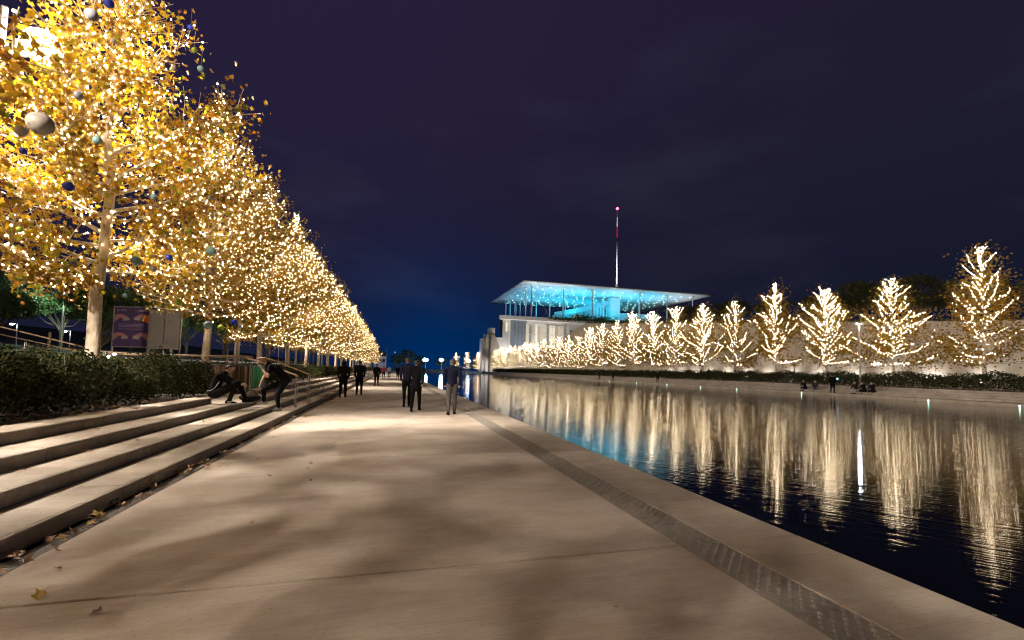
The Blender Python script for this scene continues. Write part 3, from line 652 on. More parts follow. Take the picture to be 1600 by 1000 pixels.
# ------------------------------------------------------------------ lamps
def flood_mast(Y, k, heads, X=-9.5, H=10.6):
    t = thing('floodlight_mast', 'floodlight mast beside the viewpoint, just outside the left edge of the view' if k < 0 else ['slim mast with a dazzling floodlight in the top left corner', 'grey floodlight mast behind the third tree of the left row', 'grey floodlight mast beyond the handrails of the left row', 'fourth floodlight mast of the left row', 'fifth floodlight mast of the left row', 'sixth floodlight mast of the left row', 'seventh floodlight mast of the left row'][k], 'street lamp', (X, Y, .6), 0, 'floodlight masts behind the left row of trees')
    MB().tube([(0, 0, 0), (0, 0, H-.6)], [.1, .07], 10).build('pole', M_WPAINT if k == 0 else M_GREYP, t)
    MB().box(-.16, .16, -.16, .16, 0, .05).build('base_plate', M_GREYP, t)
    for (dx, dy, dz, tx, ty, p, s, ang) in heads:
        h = MB().tube([(0, 0, dz), (dx*.85, dy*.85, dz)], .03, 6).build('bracket', M_GREYP, t)
        d = (Vector((tx, ty, 0))-Vector((X+dx, Y+dy, .6+dz))).normalized(); c = Vector((dx, dy, dz))
        MB().tube([c-d*.22, c-d*.04, c], [.09, .19, .2], 12).build('lamp_head', M_GREYP, t)
        MB().tube([c+d*.001, c+d*.03], s, 14).build('lens', E_FLOOD, t)
        plight('floodlight', Vector((X+dx, Y+dy, .6+dz))+d*.12, p, (1, .87, .76), .2, None, ang, (tx, ty, 0), .9).parent = None
    return t
FL = 17000
for k in range(-1, 7):
    Y = 14.25+18.05*k
    if k == 0: hd_ = [(.75, .13, 9.2, 0, Y-9.5, FL*1.3, .42, 84), (.5, -.1, 8.9, 1.5, Y-9, FL*.9, .13, 80), (.45, .3, 7.6, 1, Y+6, FL*.12, .1, 130)]
    else: hd_ = [(.15, .55, 9.45, 0, Y-9+(14 if k < 0 else 0), FL*(1.6 if k < 0 else .6), .2, 125), (.5, -.1, 8.2, 2, Y+(12 if k < 0 else 5), FL*(1.9 if k < 0 else .45), .13, 125), (.45, .3, 7.6, 1, Y-2, FL*.3, .1, 130)]
    flood_mast(Y, k, hd_, -10.05 if k == 0 else -9.5)
def street_lamp(x, y, z, H, label, dbl=False, p=200, col=(.85, .95, 1), face=None, group=None, s=.12, arm=.5):
    t = thing('street_lamp', label, 'street lamp', (x, y, z), 0, group)
    MB().tube([(0, 0, 0), (0, 0, H)], [.08, .05], 8).build('pole', M_GSTEEL, t)
    for sg in ((-1, 1) if dbl else (-1,)):
        hd = MB().box(sg*arm-.22, sg*arm+.22, -.12, .12, H-.02, H+.08).build('lamp_head', M_GREYP, t); MB().tube([(0, 0, H), (sg*arm, 0, H+.03)], .03, 6).build('arm', M_GSTEEL, t)
        MB().sphere((sg*arm, 0, H-.06), s, 10, 6, (1, 1, .6)).build('lens', face or E_COOL, t)
        if p: plight('lamp', (sg*arm, 0, H-.3), p, col, .12, t)
    return t
street_lamp(-31.9, 54.8, 1.3, 7.5, 'tall double headed white street lamp left of the first trunk', True, 2600, (.75, 1, .8), s=.22, arm=.75)
for i, (x, y, H, lab) in enumerate([(-41.6, 73.2, 4.2, 'small distant street lamp right of the green pine'), (-48.5, 75, 5.0, 'small distant street lamp at the far left edge'), (-24.5, 60, 4.0, 'distant lamp between trunk and poster'), (-25, 80, 5.4, 'distant lamp right of the blank boards'), (-21, 95, 6.5, 'distant double lamp behind the second trunk'), (-19, 80, 5.0, 'distant lamp between second and third trunks'), (-18, 110, 7.6, 'distant double lamp behind the third trunk')]):
    street_lamp(x, y, 1.2, H, lab, i in (4, 6), 250, (.8, .9, 1), s=.2 if y > 70 else .14, arm=.6, group='distant street lamps behind the left trees')
street_lamp(41, 31.0, .73, 5.75, 'white lamp post before the wall between two lit trees on the right', False, 200, (.9, .92, 1), s=.06, arm=.25)
for i, (x, Y, H, lab) in enumerate([(43.5, 49.2, 4.6, 'slim dark pole behind the hedge left of the fourth lit tree'), (45.5, 42, 2.6, 'short slim pole behind the hedge beside the fourth lit tree'), (43, 64, 4.8, 'slim dark pole between two lit trees of the right row')]):
    t = thing('lamp_pole', lab, 'pole', (x, Y, .73), 0, 'slim poles behind the far hedge'); MB().tube([(0, 0, 0), (0, 0, H)], .06, 8).build('pole', M_GREYP, t); MB().box(-.1, .1, -.1, .1, H, H+.12).build('cap', M_GREYP, t)
for i, (x, y, z, lab, s) in enumerate([(17.4, 239, 6.1, 'leftmost dazzling blue white lamp at the canal end', 1.3), (25.5, 237, 6.2, 'second dazzling blue white lamp from the left at the canal end', 1.1), (32.0, 236, 6.2, 'small bluish lamp at the canal end between the dazzling ones', .3), (39.2, 234, 6.0, 'rightmost dazzling blue white lamp at the canal end', 1.1)]):
    street_lamp(x, y, .02, z, lab, False, 18000, (.25, .5, 1), E_BLUE, 'blue white lamps at the canal end', s, 0.05)
# ------------------------------------------------------------------ left background: posters, rails, barrier, bins
def poster():
    t = thing('poster_board', 'purple poster board showing hands passing white cards, right of the first trunk', 'poster', (-11.25, 23.65, .6), radians(-14))
    PUR = mat('purple_print', (.032, .013, .055), .6); PK = mat('pink_print', (.22, .09, .08), .6); CRD = mat('cream_print', (.17, .15, .12), .6); ORG = mat('orange_print', (.6, .1, .03), .6); YEL = mat('yellow_print', (.6, .4, .03), .6)
    b = MB().box(-.76, .76, 0, .05, 1.55, 3.28).build('board', PUR, t)
    for x in (-.79, .79): MB().box(x-.025, x+.025, -.01, .06, 0, 3.32).build('post', M_GSTEEL, t)
    MB().box(-.765, .765, -.01, .06, 3.29, 3.32).build('rail', M_GSTEEL, t); MB().box(-.765, .765, -.01, .06, 1.5, 1.54).build('rail', M_GSTEEL, t)
    def art(name, poly, m, y=-.004): return MB().prism(poly, 'y', y, y+.003).build(name, m, b)
    art('printed_arrow', [(-.65, 3.2), (-.65, 3.1), (-.55, 3.15)], CRD)
    for i in range(2): art('printed_mark', [(-.5+i*.13, 3.12), (-.4+i*.13, 3.12), (-.4+i*.13, 3.18), (-.5+i*.13, 3.18)], mat('grey_print', (.14, .11, .16), .6))
    art('printed_mark', [(.32, 3.1), (.68, 3.1), (.68, 3.17), (.32, 3.17)], MATS['grey_print'])
    def hand(sx, z, cw_, sleeve=False, flip=1):
        pts = [(-.75, -.22), (-.75, .08), (-.62, .13), (-.48, .14), (-.34, .10), (-.20, .03), (-.17, -.01), (-.23, -.03), (-.34, .01), (-.30, -.05), (-.35, -.07), (-.46, -.02), (-.52, -.03), (-.58, -.08), (-.64, -.13)]
        art('printed_hand', [(sx*x, z+zz*flip) for x, zz in pts], PK)
        a = [(-.40, -.02), (-.12, .0), (-.09, -.13), (-.37, -.16)]; art('printed_card', [(sx*x, z+zz*flip) for x, zz in a], CRD, -.008)
        art('printed_code_patch', [(sx*x, z+zz*flip) for x, zz in ((-.19, -.04), (-.14, -.04), (-.13, -.10), (-.18, -.1))], MATS['grey_print'], -.011)
        if sleeve:
            art('printed_sleeve', [(sx*x, z+zz) for x, zz in ((-.75, -.28), (-.75, .07), (-.60, .03), (-.52, -.18))], ORG, -.0075)
            art('printed_cuff', [(sx*x, z+zz) for x, zz in ((-.62, .08), (-.55, .06), (-.46, -.16), (-.53, -.2), (-.60, .0))], YEL, -.01)
    hand(1, 2.84, 1); hand(-1, 2.86, 1, True); hand(1, 2.02, 1); hand(-1, 2.02, 1)
    rr = random.Random(3)
    for i in range(5):
        x = -.55
        while x < .5:
            wd = rr.uniform(.04, .13)
            if i != 3: art('printed_text', [(x, 2.52-i*.055), (x+wd, 2.52-i*.055), (x+wd, 2.545-i*.055), (x, 2.545-i*.055)], MATS['grey_print'])
            x += wd+.025
    return t
poster()
M_BOARD = mat('blank_board', (.09, .075, .06), .7, noise=.08, nscale=2)
t = thing('blank_board', 'blank grey-brown display boards in steel frames right of the poster', 'board', (-9.75, 23.3, .6), radians(-14))
for i in range(2):
    MB().box(-.80+i*.72, -.12+i*.70, 0, .04, 1.45, 3.2).build('panel', M_BOARD, t)
for x in (-.82, -.10, .62): MB().box(x-.02, x+.02, -.01, .05, 0, 3.25).build('post', M_STEEL, t)
M_RAIL = mat('timber_handrail', (.38, .27, .17), .5)
def rail(name, label, pts, posts, r=.024, group=None, zb=None):
    t = thing(name, label, 'handrail', (0, 0, 0), 0, group)
    MB().tube(pts, r, 8).build('rail', M_RAIL, t, True)
    for p in posts: MB().tube([(p[0], p[1], p[2]), (p[0], p[1], p[3])], .018, 8).build('post', M_STEEL, t); MB().tube([(p[0]+.05, p[1], p[2]), (p[0]+.05, p[1], p[3])], .008, 6).build('post', M_STEEL, t)
    return t
rail('handrail', 'handrail sloping down behind the first trunk toward the poster', [(-16.2, 18.6, 2.95), (-13.5, 18.8, 2.75), (-9.6, 18.6, 1.78), (-8.4, 18.4, 1.72), (-4.45, 16.6, 1.72)], [(-14.5, 18.7, .6, 2.8), (-9.6, 18.6, .6, 1.76), (-8.0, 18.2, .5, 1.7), (-4.5, 16.6, .46, 1.70)], group='handrails of the stair gap')
rail('handrail', 'lower parallel handrail sloping down in front of the poster', [(-13.8, 20.6, 2.35), (-11.0, 20.4, 1.72), (-5.2, 18.6, 1.72)], [(-13, 20.5, .6, 2.1), (-11, 20.4, .6, 1.7), (-8.6, 19.7, .55, 1.7), (-5.3, 18.6, .57, 1.7)], group='handrails of the stair gap')
rail('handrail', 'nearer sloping handrail crossing the steps right of the bending man', [(-4.45, 15.9, 1.66), (-4.0, 15.6, 1.55), (-2.78, 14.95, 1.16), (-2.72, 14.92, 1.12)], [(-2.78, 14.95, .15, 1.15)], group='handrails down the left steps')
rail('handrail', 'farther sloping handrail crossing the steps right of the bending man', [(-4.5, 18.2, 1.72), (-4.0, 17.95, 1.58), (-2.78, 17.1, 1.16), (-2.6, 17.0, 1.08)], [(-2.78, 17.1, .15, 1.15)], group='handrails down the left steps')
# crowd barrier
t = thing('crowd_barrier', 'galvanised crowd control barrier left of the first trunk', 'barrier', (-18.4, 25.3, .85), radians(-8))
br = MB().tube([(0, 0, .15), (0, 0, 1.05), (.08, 0, 1.12), (2.5, 0, 1.12), (2.58, 0, 1.05), (2.58, 0, .15)], .02, 8).build('frame', M_GSTEEL, t)
MB().tube([(0, 0, .2), (2.58, 0, .2)], .016, 6).build('lower_rail', M_GSTEEL, t)
for i in range(19): MB().tube([(.13+i*.129, 0, .2), (.13+i*.129, 0, 1.12)], .009, 5).build('bar', M_GSTEEL, t)
for x in (.3, 2.3): MB().box(x-.03, x+.03, -.3, .3, 0, .03).build('foot', M_GSTEEL, t)
# litter bins with timber slats
def litter_bin(x, y, w_, label, cols, rz=0):
    t = thing('litter_bin', label, 'bin', (x, y, .46), rz, 'slatted litter bins in the stair gap')
    n = max(4, int(w_/.075))
    for i in range(n):
        m = cols[i % len(cols)]
        MB().box(-w_/2+i*w_/n+.006, -w_/2+(i+1)*w_/n-.006, -.21, -.185, .06, .93).build('slat', m, t)
    for i in range(5): MB().box(w_/2-.02, w_/2, -.19+i*.078, -.19+i*.078+.066, .06, .93).build('slat', cols[i % len(cols)], t)
    MB().box(-w_/2+.01, w_/2-.022, -.18, .2, .02, .95).build('bin_body', M_GREYP, t); MB().box(-w_/2-.01, w_/2+.01, -.22, .22, .955, .98).build('lid', M_GREYP, t); MB().box(-w_/2, w_/2, -.21, .2, 0, .05).build('plinth', YELM, t)
    return t
YELM = mat('yellow_base', (.5, .36, .03), .6)
BR1 = mat('brown_slat', (.22, .14, .09), .6, noise=.2, nscale=12); BR2 = mat('dark_slat', (.07, .05, .035), .6); TAN = mat('tan_slat', (.35, .28, .17), .6); GRN = mat('green_slat', (.04, .32, .12), .5); GRN2 = mat('dark_green_slat', (.02, .16, .07), .5)
litter_bin(-5.45, 17.0, .75, 'brown slatted litter bin behind the sitting man', [BR1, BR1, BR2]); litter_bin(-5.0, 17.5, .6, 'tan and dark slatted litter bin in the middle', [TAN, BR2, BR2]); litter_bin(-4.95, 19.2, .42, 'green slatted litter bin behind the bending man', [GRN, GRN, GRN2])
# young pine stakes and pines
for i, (x, y, h) in enumerate([(-18.6, 24.5, 2.4), (-22.4, 27.5, 2.6), (-19.6, 28, 2.0), (-16.2, 27, 2.0), (-9.9, 33, 2.2)]):
    t = thing('wooden_stake', ['pale wooden stake left of the barrier', 'pale wooden stake at the far left by the pine', 'thin wooden stake beside the green pine', 'wooden stake half hidden by the first trunk', 'pale wooden stake behind the bending man'][i], 'stake', (x, y, .8), 0, 'wooden tree stakes'); MB().tube([(0, 0, 0), (.03, 0, h)], [.07, .055], 7).build('stake', TAN, t)
pl = [(-21.6, 31.5, 1.0, .82, 'small green pine lit by the double lamp'), (-24.5, 27.0, 1.0, 1.0, 'green pine at the left edge behind the shrubs'), (-29, 36, 1.3, 1.1, 'dark pine behind the double lamp on the left'), (-20, 42, .9, 1.0, 'dark pine behind the first trunk'), (-16.5, 52, .8, 1.15, 'dark pine behind the poster boards'), (-34, 50, 1.5, 1.3, 'tall dark pine far behind the left shrubs'), (-17, 70, .8, 1.2, 'dark pine seen between the second and third trunks'), (-26, 64, 1.2, 1.4, 'big dark pine in the left distance'), (-16, 90, .8, 1.4, 'dark pine far along the upper path'), (-18, 115, .9, 1.6, 'distant dark pine beyond the fifth trunk'), (-40, 90, 1.8, 1.8, 'distant dark tree mass at far left'), (-17, 32.5, .7, .85, 'small pine behind the blank boards'),
      (-30, 78, 1.4, 1.5, 'dark pine beyond the distant lamps'), (-14, 140, .6, 1.8, 'far dark tree beyond the left row'), (-36, 62, 1.5, 1.5, 'broad dark pine beyond the barrier')]
for k, (x, y, z, s, lab) in enumerate(pl): plant_tree('pine_tree', lab, 'pines behind the left row', pine[k % 2], (x, y, z), k*2.1, s)
# upper park rails seen under the crowns
for i in range(2):
    t = thing('park_railing', ['long pale railing on the upper path behind the left trunks', 'second pale railing farther up the park slope'][i], 'railing', (0, 0, 0), 0, 'pale railings of the upper path')
    X = -14.6-i*4; z = .6+i*.5
    for zz in (1.05, .7): MB().tube([(X, 30, z+zz), (X, 120, z+zz)], .035, 6).build('rail', M_GSTEEL, t)
    for k in range(36): MB().tube([(X, 30+k*2.5, z), (X, 30+k*2.5, z+1.05)], .025, 6).build('post', M_GSTEEL, t)

# ------------------------------------------------------------------ far end
t = thing('white_block', 'small pale bluish block at the far end of the promenade', 'building', (-2.6, 156, .0))
b_ = MB().box(-3, .95, 0, 6, 0, 5.2).build('wall', M_WHITE, t); MB().box(-3.1, 1.05, -.1, 6.1, 5.2, 5.5).build('roof', M_GREYP, t)
for i in range(3): MB().box(-2.6+i*1.15, -1.7+i*1.15, -.06, -.005, 3.2, 4.4).build('window', M_GLASS, b_)
MB().box(1.0, 1.12, -.2, -.08, 0, 8.5).build('corner_post', M_GREYP, t)
plight('block_light', (2.5, 150, 4), 600, (.3, .5, 1), .3)['category'] = 'light'
for k, (x, y, h) in enumerate([(3, 262, 9), (9, 268, 12), (-6, 240, 10), (17, 275, 9), (28, 262, 8), (47, 250, 8)]):
    plant_tree('dark_tree', ['dark tree on the skyline above the walkers', 'tall dark tree on the skyline beside the leftmost blue lamp', 'dark tree beyond the white block', 'dark tree behind the leftmost blue lamp', 'brownish round tree behind the blue lamps', 'dark tree behind the stepped tower'][k], 'dark trees beyond the canal end', olive[k % 2], (x, y, 0), k, h/7)
t = thing('crane', 'distant thin mast with small warm lights on the skyline', 'mast', (2.5, 300, 0)); MB().tube([(0, 0, 0), (0, 0, 17)], [.5, .15], 6).build('pole', M_GREYP, t)
for z in (6, 9, 11.5): MB().sphere((.4*(-1)**int(z), -.5, z), .35, 8, 6).build('lamp', E_WARMW, t)
t = thing('canal_end_fence', 'low glass fence along the canal end lit blue', 'fence', (0, 0, 0))
for k in range(20):
    MB().box(6+k*1.7, 7.6+k*1.7, YEND+1.5, YEND+1.55, .05, 1.1).build('pane', M_BGLASS, t)

# ------------------------------------------------------------------ people
def fused(name, chains, m, lat, voxel, smooth=3):
    """chains of (pos, radius or (lateral, depth)) swept as overlapping ellipsoids and fused into one continuous skin"""
    lat = Vector(lat).normalized(); mb = MB()
    for c in chains:
        c = [(Vector(p), (r if hasattr(r, '__len__') else (r, r))) for p, r in c]
        for (p, r), (q, t_) in zip(c, c[1:]+[c[-1]]):
            d = (q-p).length; k = max(1, int(d/(.45*min(r[0], r[1], t_[0], t_[1]))+.5))
            for i in range(k):
                f = i/k; o = p.lerp(q, f); rx, ry = r[0]+(t_[0]-r[0])*f, r[1]+(t_[1]-r[1])*f
                ax = (q-p).normalized() if d > 1e-4 else Vector((0, 0, 1))
                l = (lat-ax*lat.dot(ax)); l = l.normalized() if l.length > .2 else ax.orthogonal().normalized(); w_ = ax.cross(l)
                n0 = len(mb.v); mb.sphere((0, 0, 0), 1, 10, 6); rz = min(rx, ry)
                for j in range(n0, len(mb.v)):
                    v = mb.v[j]; mb.v[j] = tuple(o+l*v[0]*rx+w_*v[1]*ry+ax*v[2]*rz)
    me = bpy.data.meshes.new(name); me.from_pydata(mb.v, [], mb.f)
    o = bpy.data.objects.new(name, me); C.objects.link(o)
    md = o.modifiers.new('fuse', 'REMESH'); md.mode = 'VOXEL'; md.voxel_size = voxel; md.use_smooth_shade = True
    sm = o.modifiers.new('smooth', 'SMOOTH'); sm.factor = .5; sm.iterations = smooth
    dg = bpy.context.evaluated_depsgraph_get(); dg.update()
    me2 = bpy.data.meshes.new_from_object(o.evaluated_get(dg)); me2.name = name
    bpy.data.objects.remove(o); me2.materials.clear(); me2.materials.append(m); me2.shade_smooth(); return me2
def V3(*a): return Vector(a)
def build_person(J, col, label, loc=(0, 0, 0), rz=0, group=None, hair=M_HAIRD, skinm=M_SKIN, sleeves='long', hood=False, coat=False, fingers=False, shoes=None, face=None, detail=2, trousers=None, bag=False):
    """J: joints in local metres. face = facing direction of the head"""
    t = thing('person', label, 'person', loc, rz, group); trm = trousers or col
    H_, Nk, Ch, Pv = J['head'], J['neck'], J['chest'], J['pelvis']; fd = (face or V3(0, 1, 0)).normalized(); upv = (H_-Nk).normalized(); sd = fd.cross(upv).normalized()
    lat = J['shR']-J['shL']; UB = (J['shL']+J['shR'])/2; vx = {2: .016, 1: .034}[detail] if not fingers else .0085
    ch_ = [[(Pv, (.13, .10)), ((Pv+Ch)/2, (.12, .095)), (Ch, (.14, .10)), (UB, (.12, .085)), (Nk, .055), (H_-upv*.06+fd*.01, (.055, .06)), (H_-upv*.03+fd*.012, (.068, .078)), (H_+upv*.03, (.079, .094)), (H_+upv*.06-fd*.005, (.07, .085))]]
    for s in 'LR':
        sh, el, ha = J['sh'+s], J['el'+s], J['ha'+s]; wr = el+(ha-el)*.82
        ch_.append([(UB, .08), (sh, .062), ((sh+el)/2, .05), (el, .041), (el+(wr-el)*.3, .042), (wr, .027), (ha, (.034, .02)), (ha+(ha-el).normalized()*.045, (.04, .017))])
        if fingers:
            d = (ha-el).normalized(); cr_ = (lat.normalized()-d*lat.normalized().dot(d)).normalized(); bend = d.cross(cr_)*.5+V3(0, 0, -.5)
            for q in range(4):
                o_ = cr_*(.033-.022*q); ln = [.9, 1, .95, .78][q]
                ch_.append([(ha+d*.04+o_*.9, .0105), (ha+d*(.045+.045*ln)+o_, .0095), (ha+d*(.045+.068*ln)+o_+bend*.022, .009), (ha+d*(.045+.075*ln)+o_+bend*.045, .008)])
            ch_.append([(ha-d*.01+cr_*.025, .013), (ha+d*.02+cr_*.05, .0115), (ha+d*.052+cr_*.055+bend*.012, .0095)])
        hp, kn, an, to = J['hip'+s], J['kn'+s], J['an'+s], J['to'+s]
        ch_.append([(Pv, .11), (hp, .09), ((hp+kn)/2, .075), (kn, .056), (kn+(an-kn)*.35, .057), (an, .036), (an+(to-an)*.5-V3(0, 0, .02), (.034, .026)), (to, (.034, .02))])
    inst('body', fused('body', ch_, skinm, lat, vx, 2 if fingers else 1), t)
    # face: nose, eyes, ears
    nb_ = MB(); nb_.sphere(H_+fd*.092-upv*.008, .016, 8, 6, (1, 1, 1.3))
    nb_.sphere(H_+sd*.083, .022, 8, 6, (.6, 1, 1.3)); nb_.sphere(H_-sd*.083, .022, 8, 6, (.6, 1, 1.3)); nb_.build('nose_and_ears', skinm, t, True)
    eb = MB()
    for s in (1, -1): eb.sphere(H_+fd*.082+sd*.032*s+upv*.02, .011, 8, 6)
    eb.build('eyes', M_HAIRD, t); MB().sphere(H_+fd*.083-upv*.045, .017, 8, 6, (1.2, .8, .35)).build('mouth', mat('lips', (.35, .13, .1), .5), t)
    # hair cap or hood
    hb = bmesh.new(); bmesh.ops.create_icosphere(hb, subdivisions=3, radius=1)
    rot = Matrix((sd, fd, upv)).transposed(); dl = []
    for v_ in hb.verts:
        c = v_.co.copy()
        if (c.y > .25 and c.z < .42) or (c.y > -.25 and c.z < -.1) or c.z < -.72: dl.append(v_)
        k = 1+.03*sin(c.x*23+c.z*17)*cos(c.y*19); rx, ry, rz_ = (.101, .117, .118) if not hood else (.125, .135, .14)
        v_.co = H_+rot @ Vector((c.x*rx*k, c.y*ry*k-.006, c.z*rz_*k+.022))
    bmesh.ops.delete(hb, geom=dl, context='VERTS'); bmesh.ops.solidify(hb, geom=hb.faces[:], thickness=.012); hm = bpy.data.meshes.new('hair'); hb.to_mesh(hm); hb.free(); hm.materials.append(col if hood else hair); hm.shade_smooth(); inst('hood' if hood else 'hair', hm, t)
    # jacket or shirt, trousers
    dn = (Pv-Ch).normalized(); bot = Pv+dn*(.0 if not coat else .15); vc = max(.018 if detail == 2 else .036, vx)
    ch_ = [[(bot, (.165, .13) if not coat else (.175, .15)), (Pv, (.165, .13)), ((Pv+Ch)/2, (.16, .125)), (Ch, (.175, .13)), (UB, (.15, .105)), (UB+(Nk-UB)*.6, (.085, .08)), (Nk+(H_-Nk)*.12, .064)]]
    if hood: ch_[0].append((Nk+(H_-Nk)*.5, (.10, .11)))
    for s in 'LR':
        sh, el, ha = J['sh'+s], J['el'+s], J['ha'+s]
        if sleeves == 'long': ch_.append([(UB, .1), (sh, .083), ((sh+el)/2, .068), (el, .06), (el+(ha-el)*.5, .052), (el+(ha-el)*.86, .042)])
        else: ch_.append([(UB, .1), (sh, .078), (sh+(el-sh)*.4, .066), (sh+(el-sh)*.62, .062)])
    inst('jacket' if sleeves == 'long' else 'shirt', fused('jacket', ch_, col, lat, vc, 3), t)
    ch_ = [[(Pv-dn*.06, (.14, .11)), (Pv, (.155, .12))]]
    for s in 'LR':
        hp, kn, an = J['hip'+s], J['kn'+s], J['an'+s]
        ch_.append([(Pv, .12), (hp, .112), ((hp+kn)/2, .094), (kn, .073), ((kn+an)/2, .064), (kn+(an-kn)*.8, .055), (kn+(an-kn)*.95, .058)])
    inst('trousers', fused('trousers', ch_, trm, lat, vc, 3), t)
    for s in 'LR':
        an, to = J['an'+s], J['to'+s]; d = (to-an); d.z = 0; d.normalize(); sm = shoes or M_BLACK; zb = to.z-.03
        sx = V3(d.y, -d.x, 0)
        def ring(c, w, z0, z1): return [c+sx*w+V3(0, 0, z0), c+sx*w*.7+V3(0, 0, z1), c-sx*w*.7+V3(0, 0, z1), c-sx*w+V3(0, 0, z0)]
        c0 = Vector((an.x, an.y, zb)); L_ = [(-.085, .028, .075), (-.05, .042, .10), (.02, .042, .105), (.09, .048, .07), (.15, .048, .052), (.19, .03, .035)]
        mb = MB(); vs = []
        for (q, w_, h_) in L_: vs += ring(c0+d*q, w_, .022, h_)
        fs = [(4*i+j, 4*i+(j+1) % 4, 4*i+4+(j+1) % 4, 4*i+4+j) for i in range(5) for j in range(4)]+[(0, 1, 2, 3), (20, 21, 22, 23)]; sh_ = mb.add(vs, fs).build('shoe', sm, t)
        vs = []
        for (q, w_, h_) in L_: vs += ring(c0+d*q, w_+.004, 0, .022)
        vs = [p for p in vs]; MB().add(vs, fs).build('sole', M_RUB if shoes else M_BLACK, sh_)
    if bag:
        MB().box(-.17, .17, -.02, .1, -.24, .22).build('backpack', M_BLACK2, t, False, Ch-fd*.2)
    return t
def walkJ(h=1.75, stride=.3, arm=.15, lean=.02, w_=.19):
    k = h/1.75; P_ = {}
    P_['pelvis'] = V3(0, 0, .95*k); P_['chest'] = V3(0, lean, 1.30*k); P_['neck'] = V3(0, lean+.01, 1.505*k); P_['head'] = V3(0, lean+.03, 1.62*k)
    for s, g in (('L', -1), ('R', 1)):
        P_['sh'+s] = V3(g*w_, lean, 1.43*k); P_['el'+s] = V3(g*(w_+.045), lean-g*arm*.5-.02, 1.15*k); P_['ha'+s] = V3(g*(w_+.02), lean-g*arm+.06, .90*k)
        P_['hip'+s] = V3(g*.095, 0, .90*k); P_['kn'+s] = V3(g*.10, g*stride*.42+.05, .50*k); P_['an'+s] = V3(g*.10, g*stride*.9-(.05 if g < 0 else 0), .085 if g > 0 else .12); P_['to'+s] = P_['an'+s]+V3(g*.015, .15, -.055 if g > 0 else -.075)
    return P_
walkers = [
    (-2.16, 22.7, 0, dict(col=M_BROWNC, hood=True, coat=True, trousers=M_BLACK, label='hooded person in a dark coat walking away beside the left steps'), walkJ(1.72, .16, .05, .03, .2)),
    (-1.56, 24.7, 0, dict(col=M_BLACK2, coat=True, trousers=M_BLACK, label='bareheaded person in a dark jacket walking away next to the hooded one', bag=False), walkJ(1.8, .2, .1, .02, .2)),
    (.86, 15.75, -.15, dict(col=M_BLACK, coat=True, trousers=M_BLACK, label='long-coated person walking away on the middle of the promenade', hood=False), walkJ(1.74, .34, .2, .03, .19)),
    (.62, 17.6, 0, dict(col=M_NAVY, trousers=M_BLACK, label='person in a navy jacket walking close behind the long-coated one'), walkJ(1.86, .3, .15, .02, .2)),
    (1.92, 14.45, -.1, dict(col=M_NAVY, coat=False, trousers=M_GREYC, label='tall person in a navy jacket and grey trousers walking by the water'), walkJ(1.78, .2, .08, .02, .21)),
    (-1.06, 37.0, pi, dict(col=M_BLACK, trousers=M_BLACK, label='dark dressed person walking toward the camera under the far left trees'), walkJ(1.72, .26, .1)),
    (-.9, 62, pi, dict(col=M_RED, trousers=M_BLACK, label='small far walker with a red top on the promenade', detail=1), walkJ(1.7)), (-.2, 66, 0, dict(col=M_LIGHTC, trousers=M_GREYC, label='small far walker dressed in white on the promenade', detail=1), walkJ(1.72)),
    (.9, 60, pi, dict(col=M_BLACK, trousers=M_BLACK, label='small far walker in black mid promenade', detail=1), walkJ(1.74)), (1.8, 64, 0, dict(col=M_NAVY, trousers=M_BLACK, label='small far walker in navy near the water side', detail=1), walkJ(1.7)), (-1.5, 70, 0, dict(col=M_GREYC, trousers=M_NAVY, label='small far walker in grey near the steps', detail=1), walkJ(1.7)),
    (38.0, 31.2, -1.2, dict(col=M_BLACK, trousers=M_BLACK, label='standing person holding a lit phone on the far bank', detail=1), walkJ(1.6, .1, -.1)),
    (38.0, 77.5, -pi/2, dict(col=M_BLACK, trousers=M_BLACK, label='left one of two dark standing figures on the far bank', detail=1), walkJ(1.75, .1)), (38.0, 72.2, -pi/2, dict(col=M_BLACK2, trousers=M_BLACK, label='right one of two dark standing figures on the far bank', detail=1), walkJ(1.8, .1)), (38.1, 58.5, 2.6, dict(col=M_BROWNC, trousers=M_BLACK, label='dark figure on the far bank below the lit trees', detail=1), walkJ(1.75, .2)),
    (44.6, 57, 0, dict(col=M_BLACK, trousers=M_BLACK, label='left dark head and shoulders seen behind the far hedge', detail=1), walkJ(1.75, .2)), (44.6, 55.5, 0, dict(col=M_BLACK, trousers=M_BLACK, label='right dark head and shoulders seen behind the far hedge', detail=1), walkJ(1.7, .2)),
]
for (x, y, rz, kw, J) in walkers:
    z = 0 if x < 5 else (.73 if x > 44 else BZ)
    build_person(J, loc=(x, y, z), rz=rz, group='people walking' if x < 5 else 'people on the far bank', **kw)
ph = MB().box(-.04, .04, -.01, .01, -.06, .06).build('mobile_phone', M_BLACK); ph.location = (38.05, 30.75, 1.38); tag(ph, 'small glowing phone held by the person on the far bank', 'phone'); MB().box(-.055, -.012, -.05, .05, -.055, .055).build('screen', E_PHONE, ph)
def sitJ(seat=.45, reach=.42):
    P_ = {'pelvis': V3(0, 0, seat+.1), 'chest': V3(0, .14, seat+.42), 'neck': V3(0, .2, seat+.6), 'head': V3(0, .25, seat+.74)}
    for s, g in (('L', -1), ('R', 1)):
        P_['sh'+s] = V3(g*.17, .16, seat+.54); P_['el'+s] = V3(g*.22, .34, seat+.3); P_['ha'+s] = V3(g*.1, .5, seat+.26); P_['hip'+s] = V3(g*.1, .02, seat+.09)
        P_['kn'+s] = V3(g*.13, reach, seat+.14); P_['an'+s] = V3(g*.12, reach-.03, .09); P_['to'+s] = V3(g*.13, reach+.12, .03)
    return P_
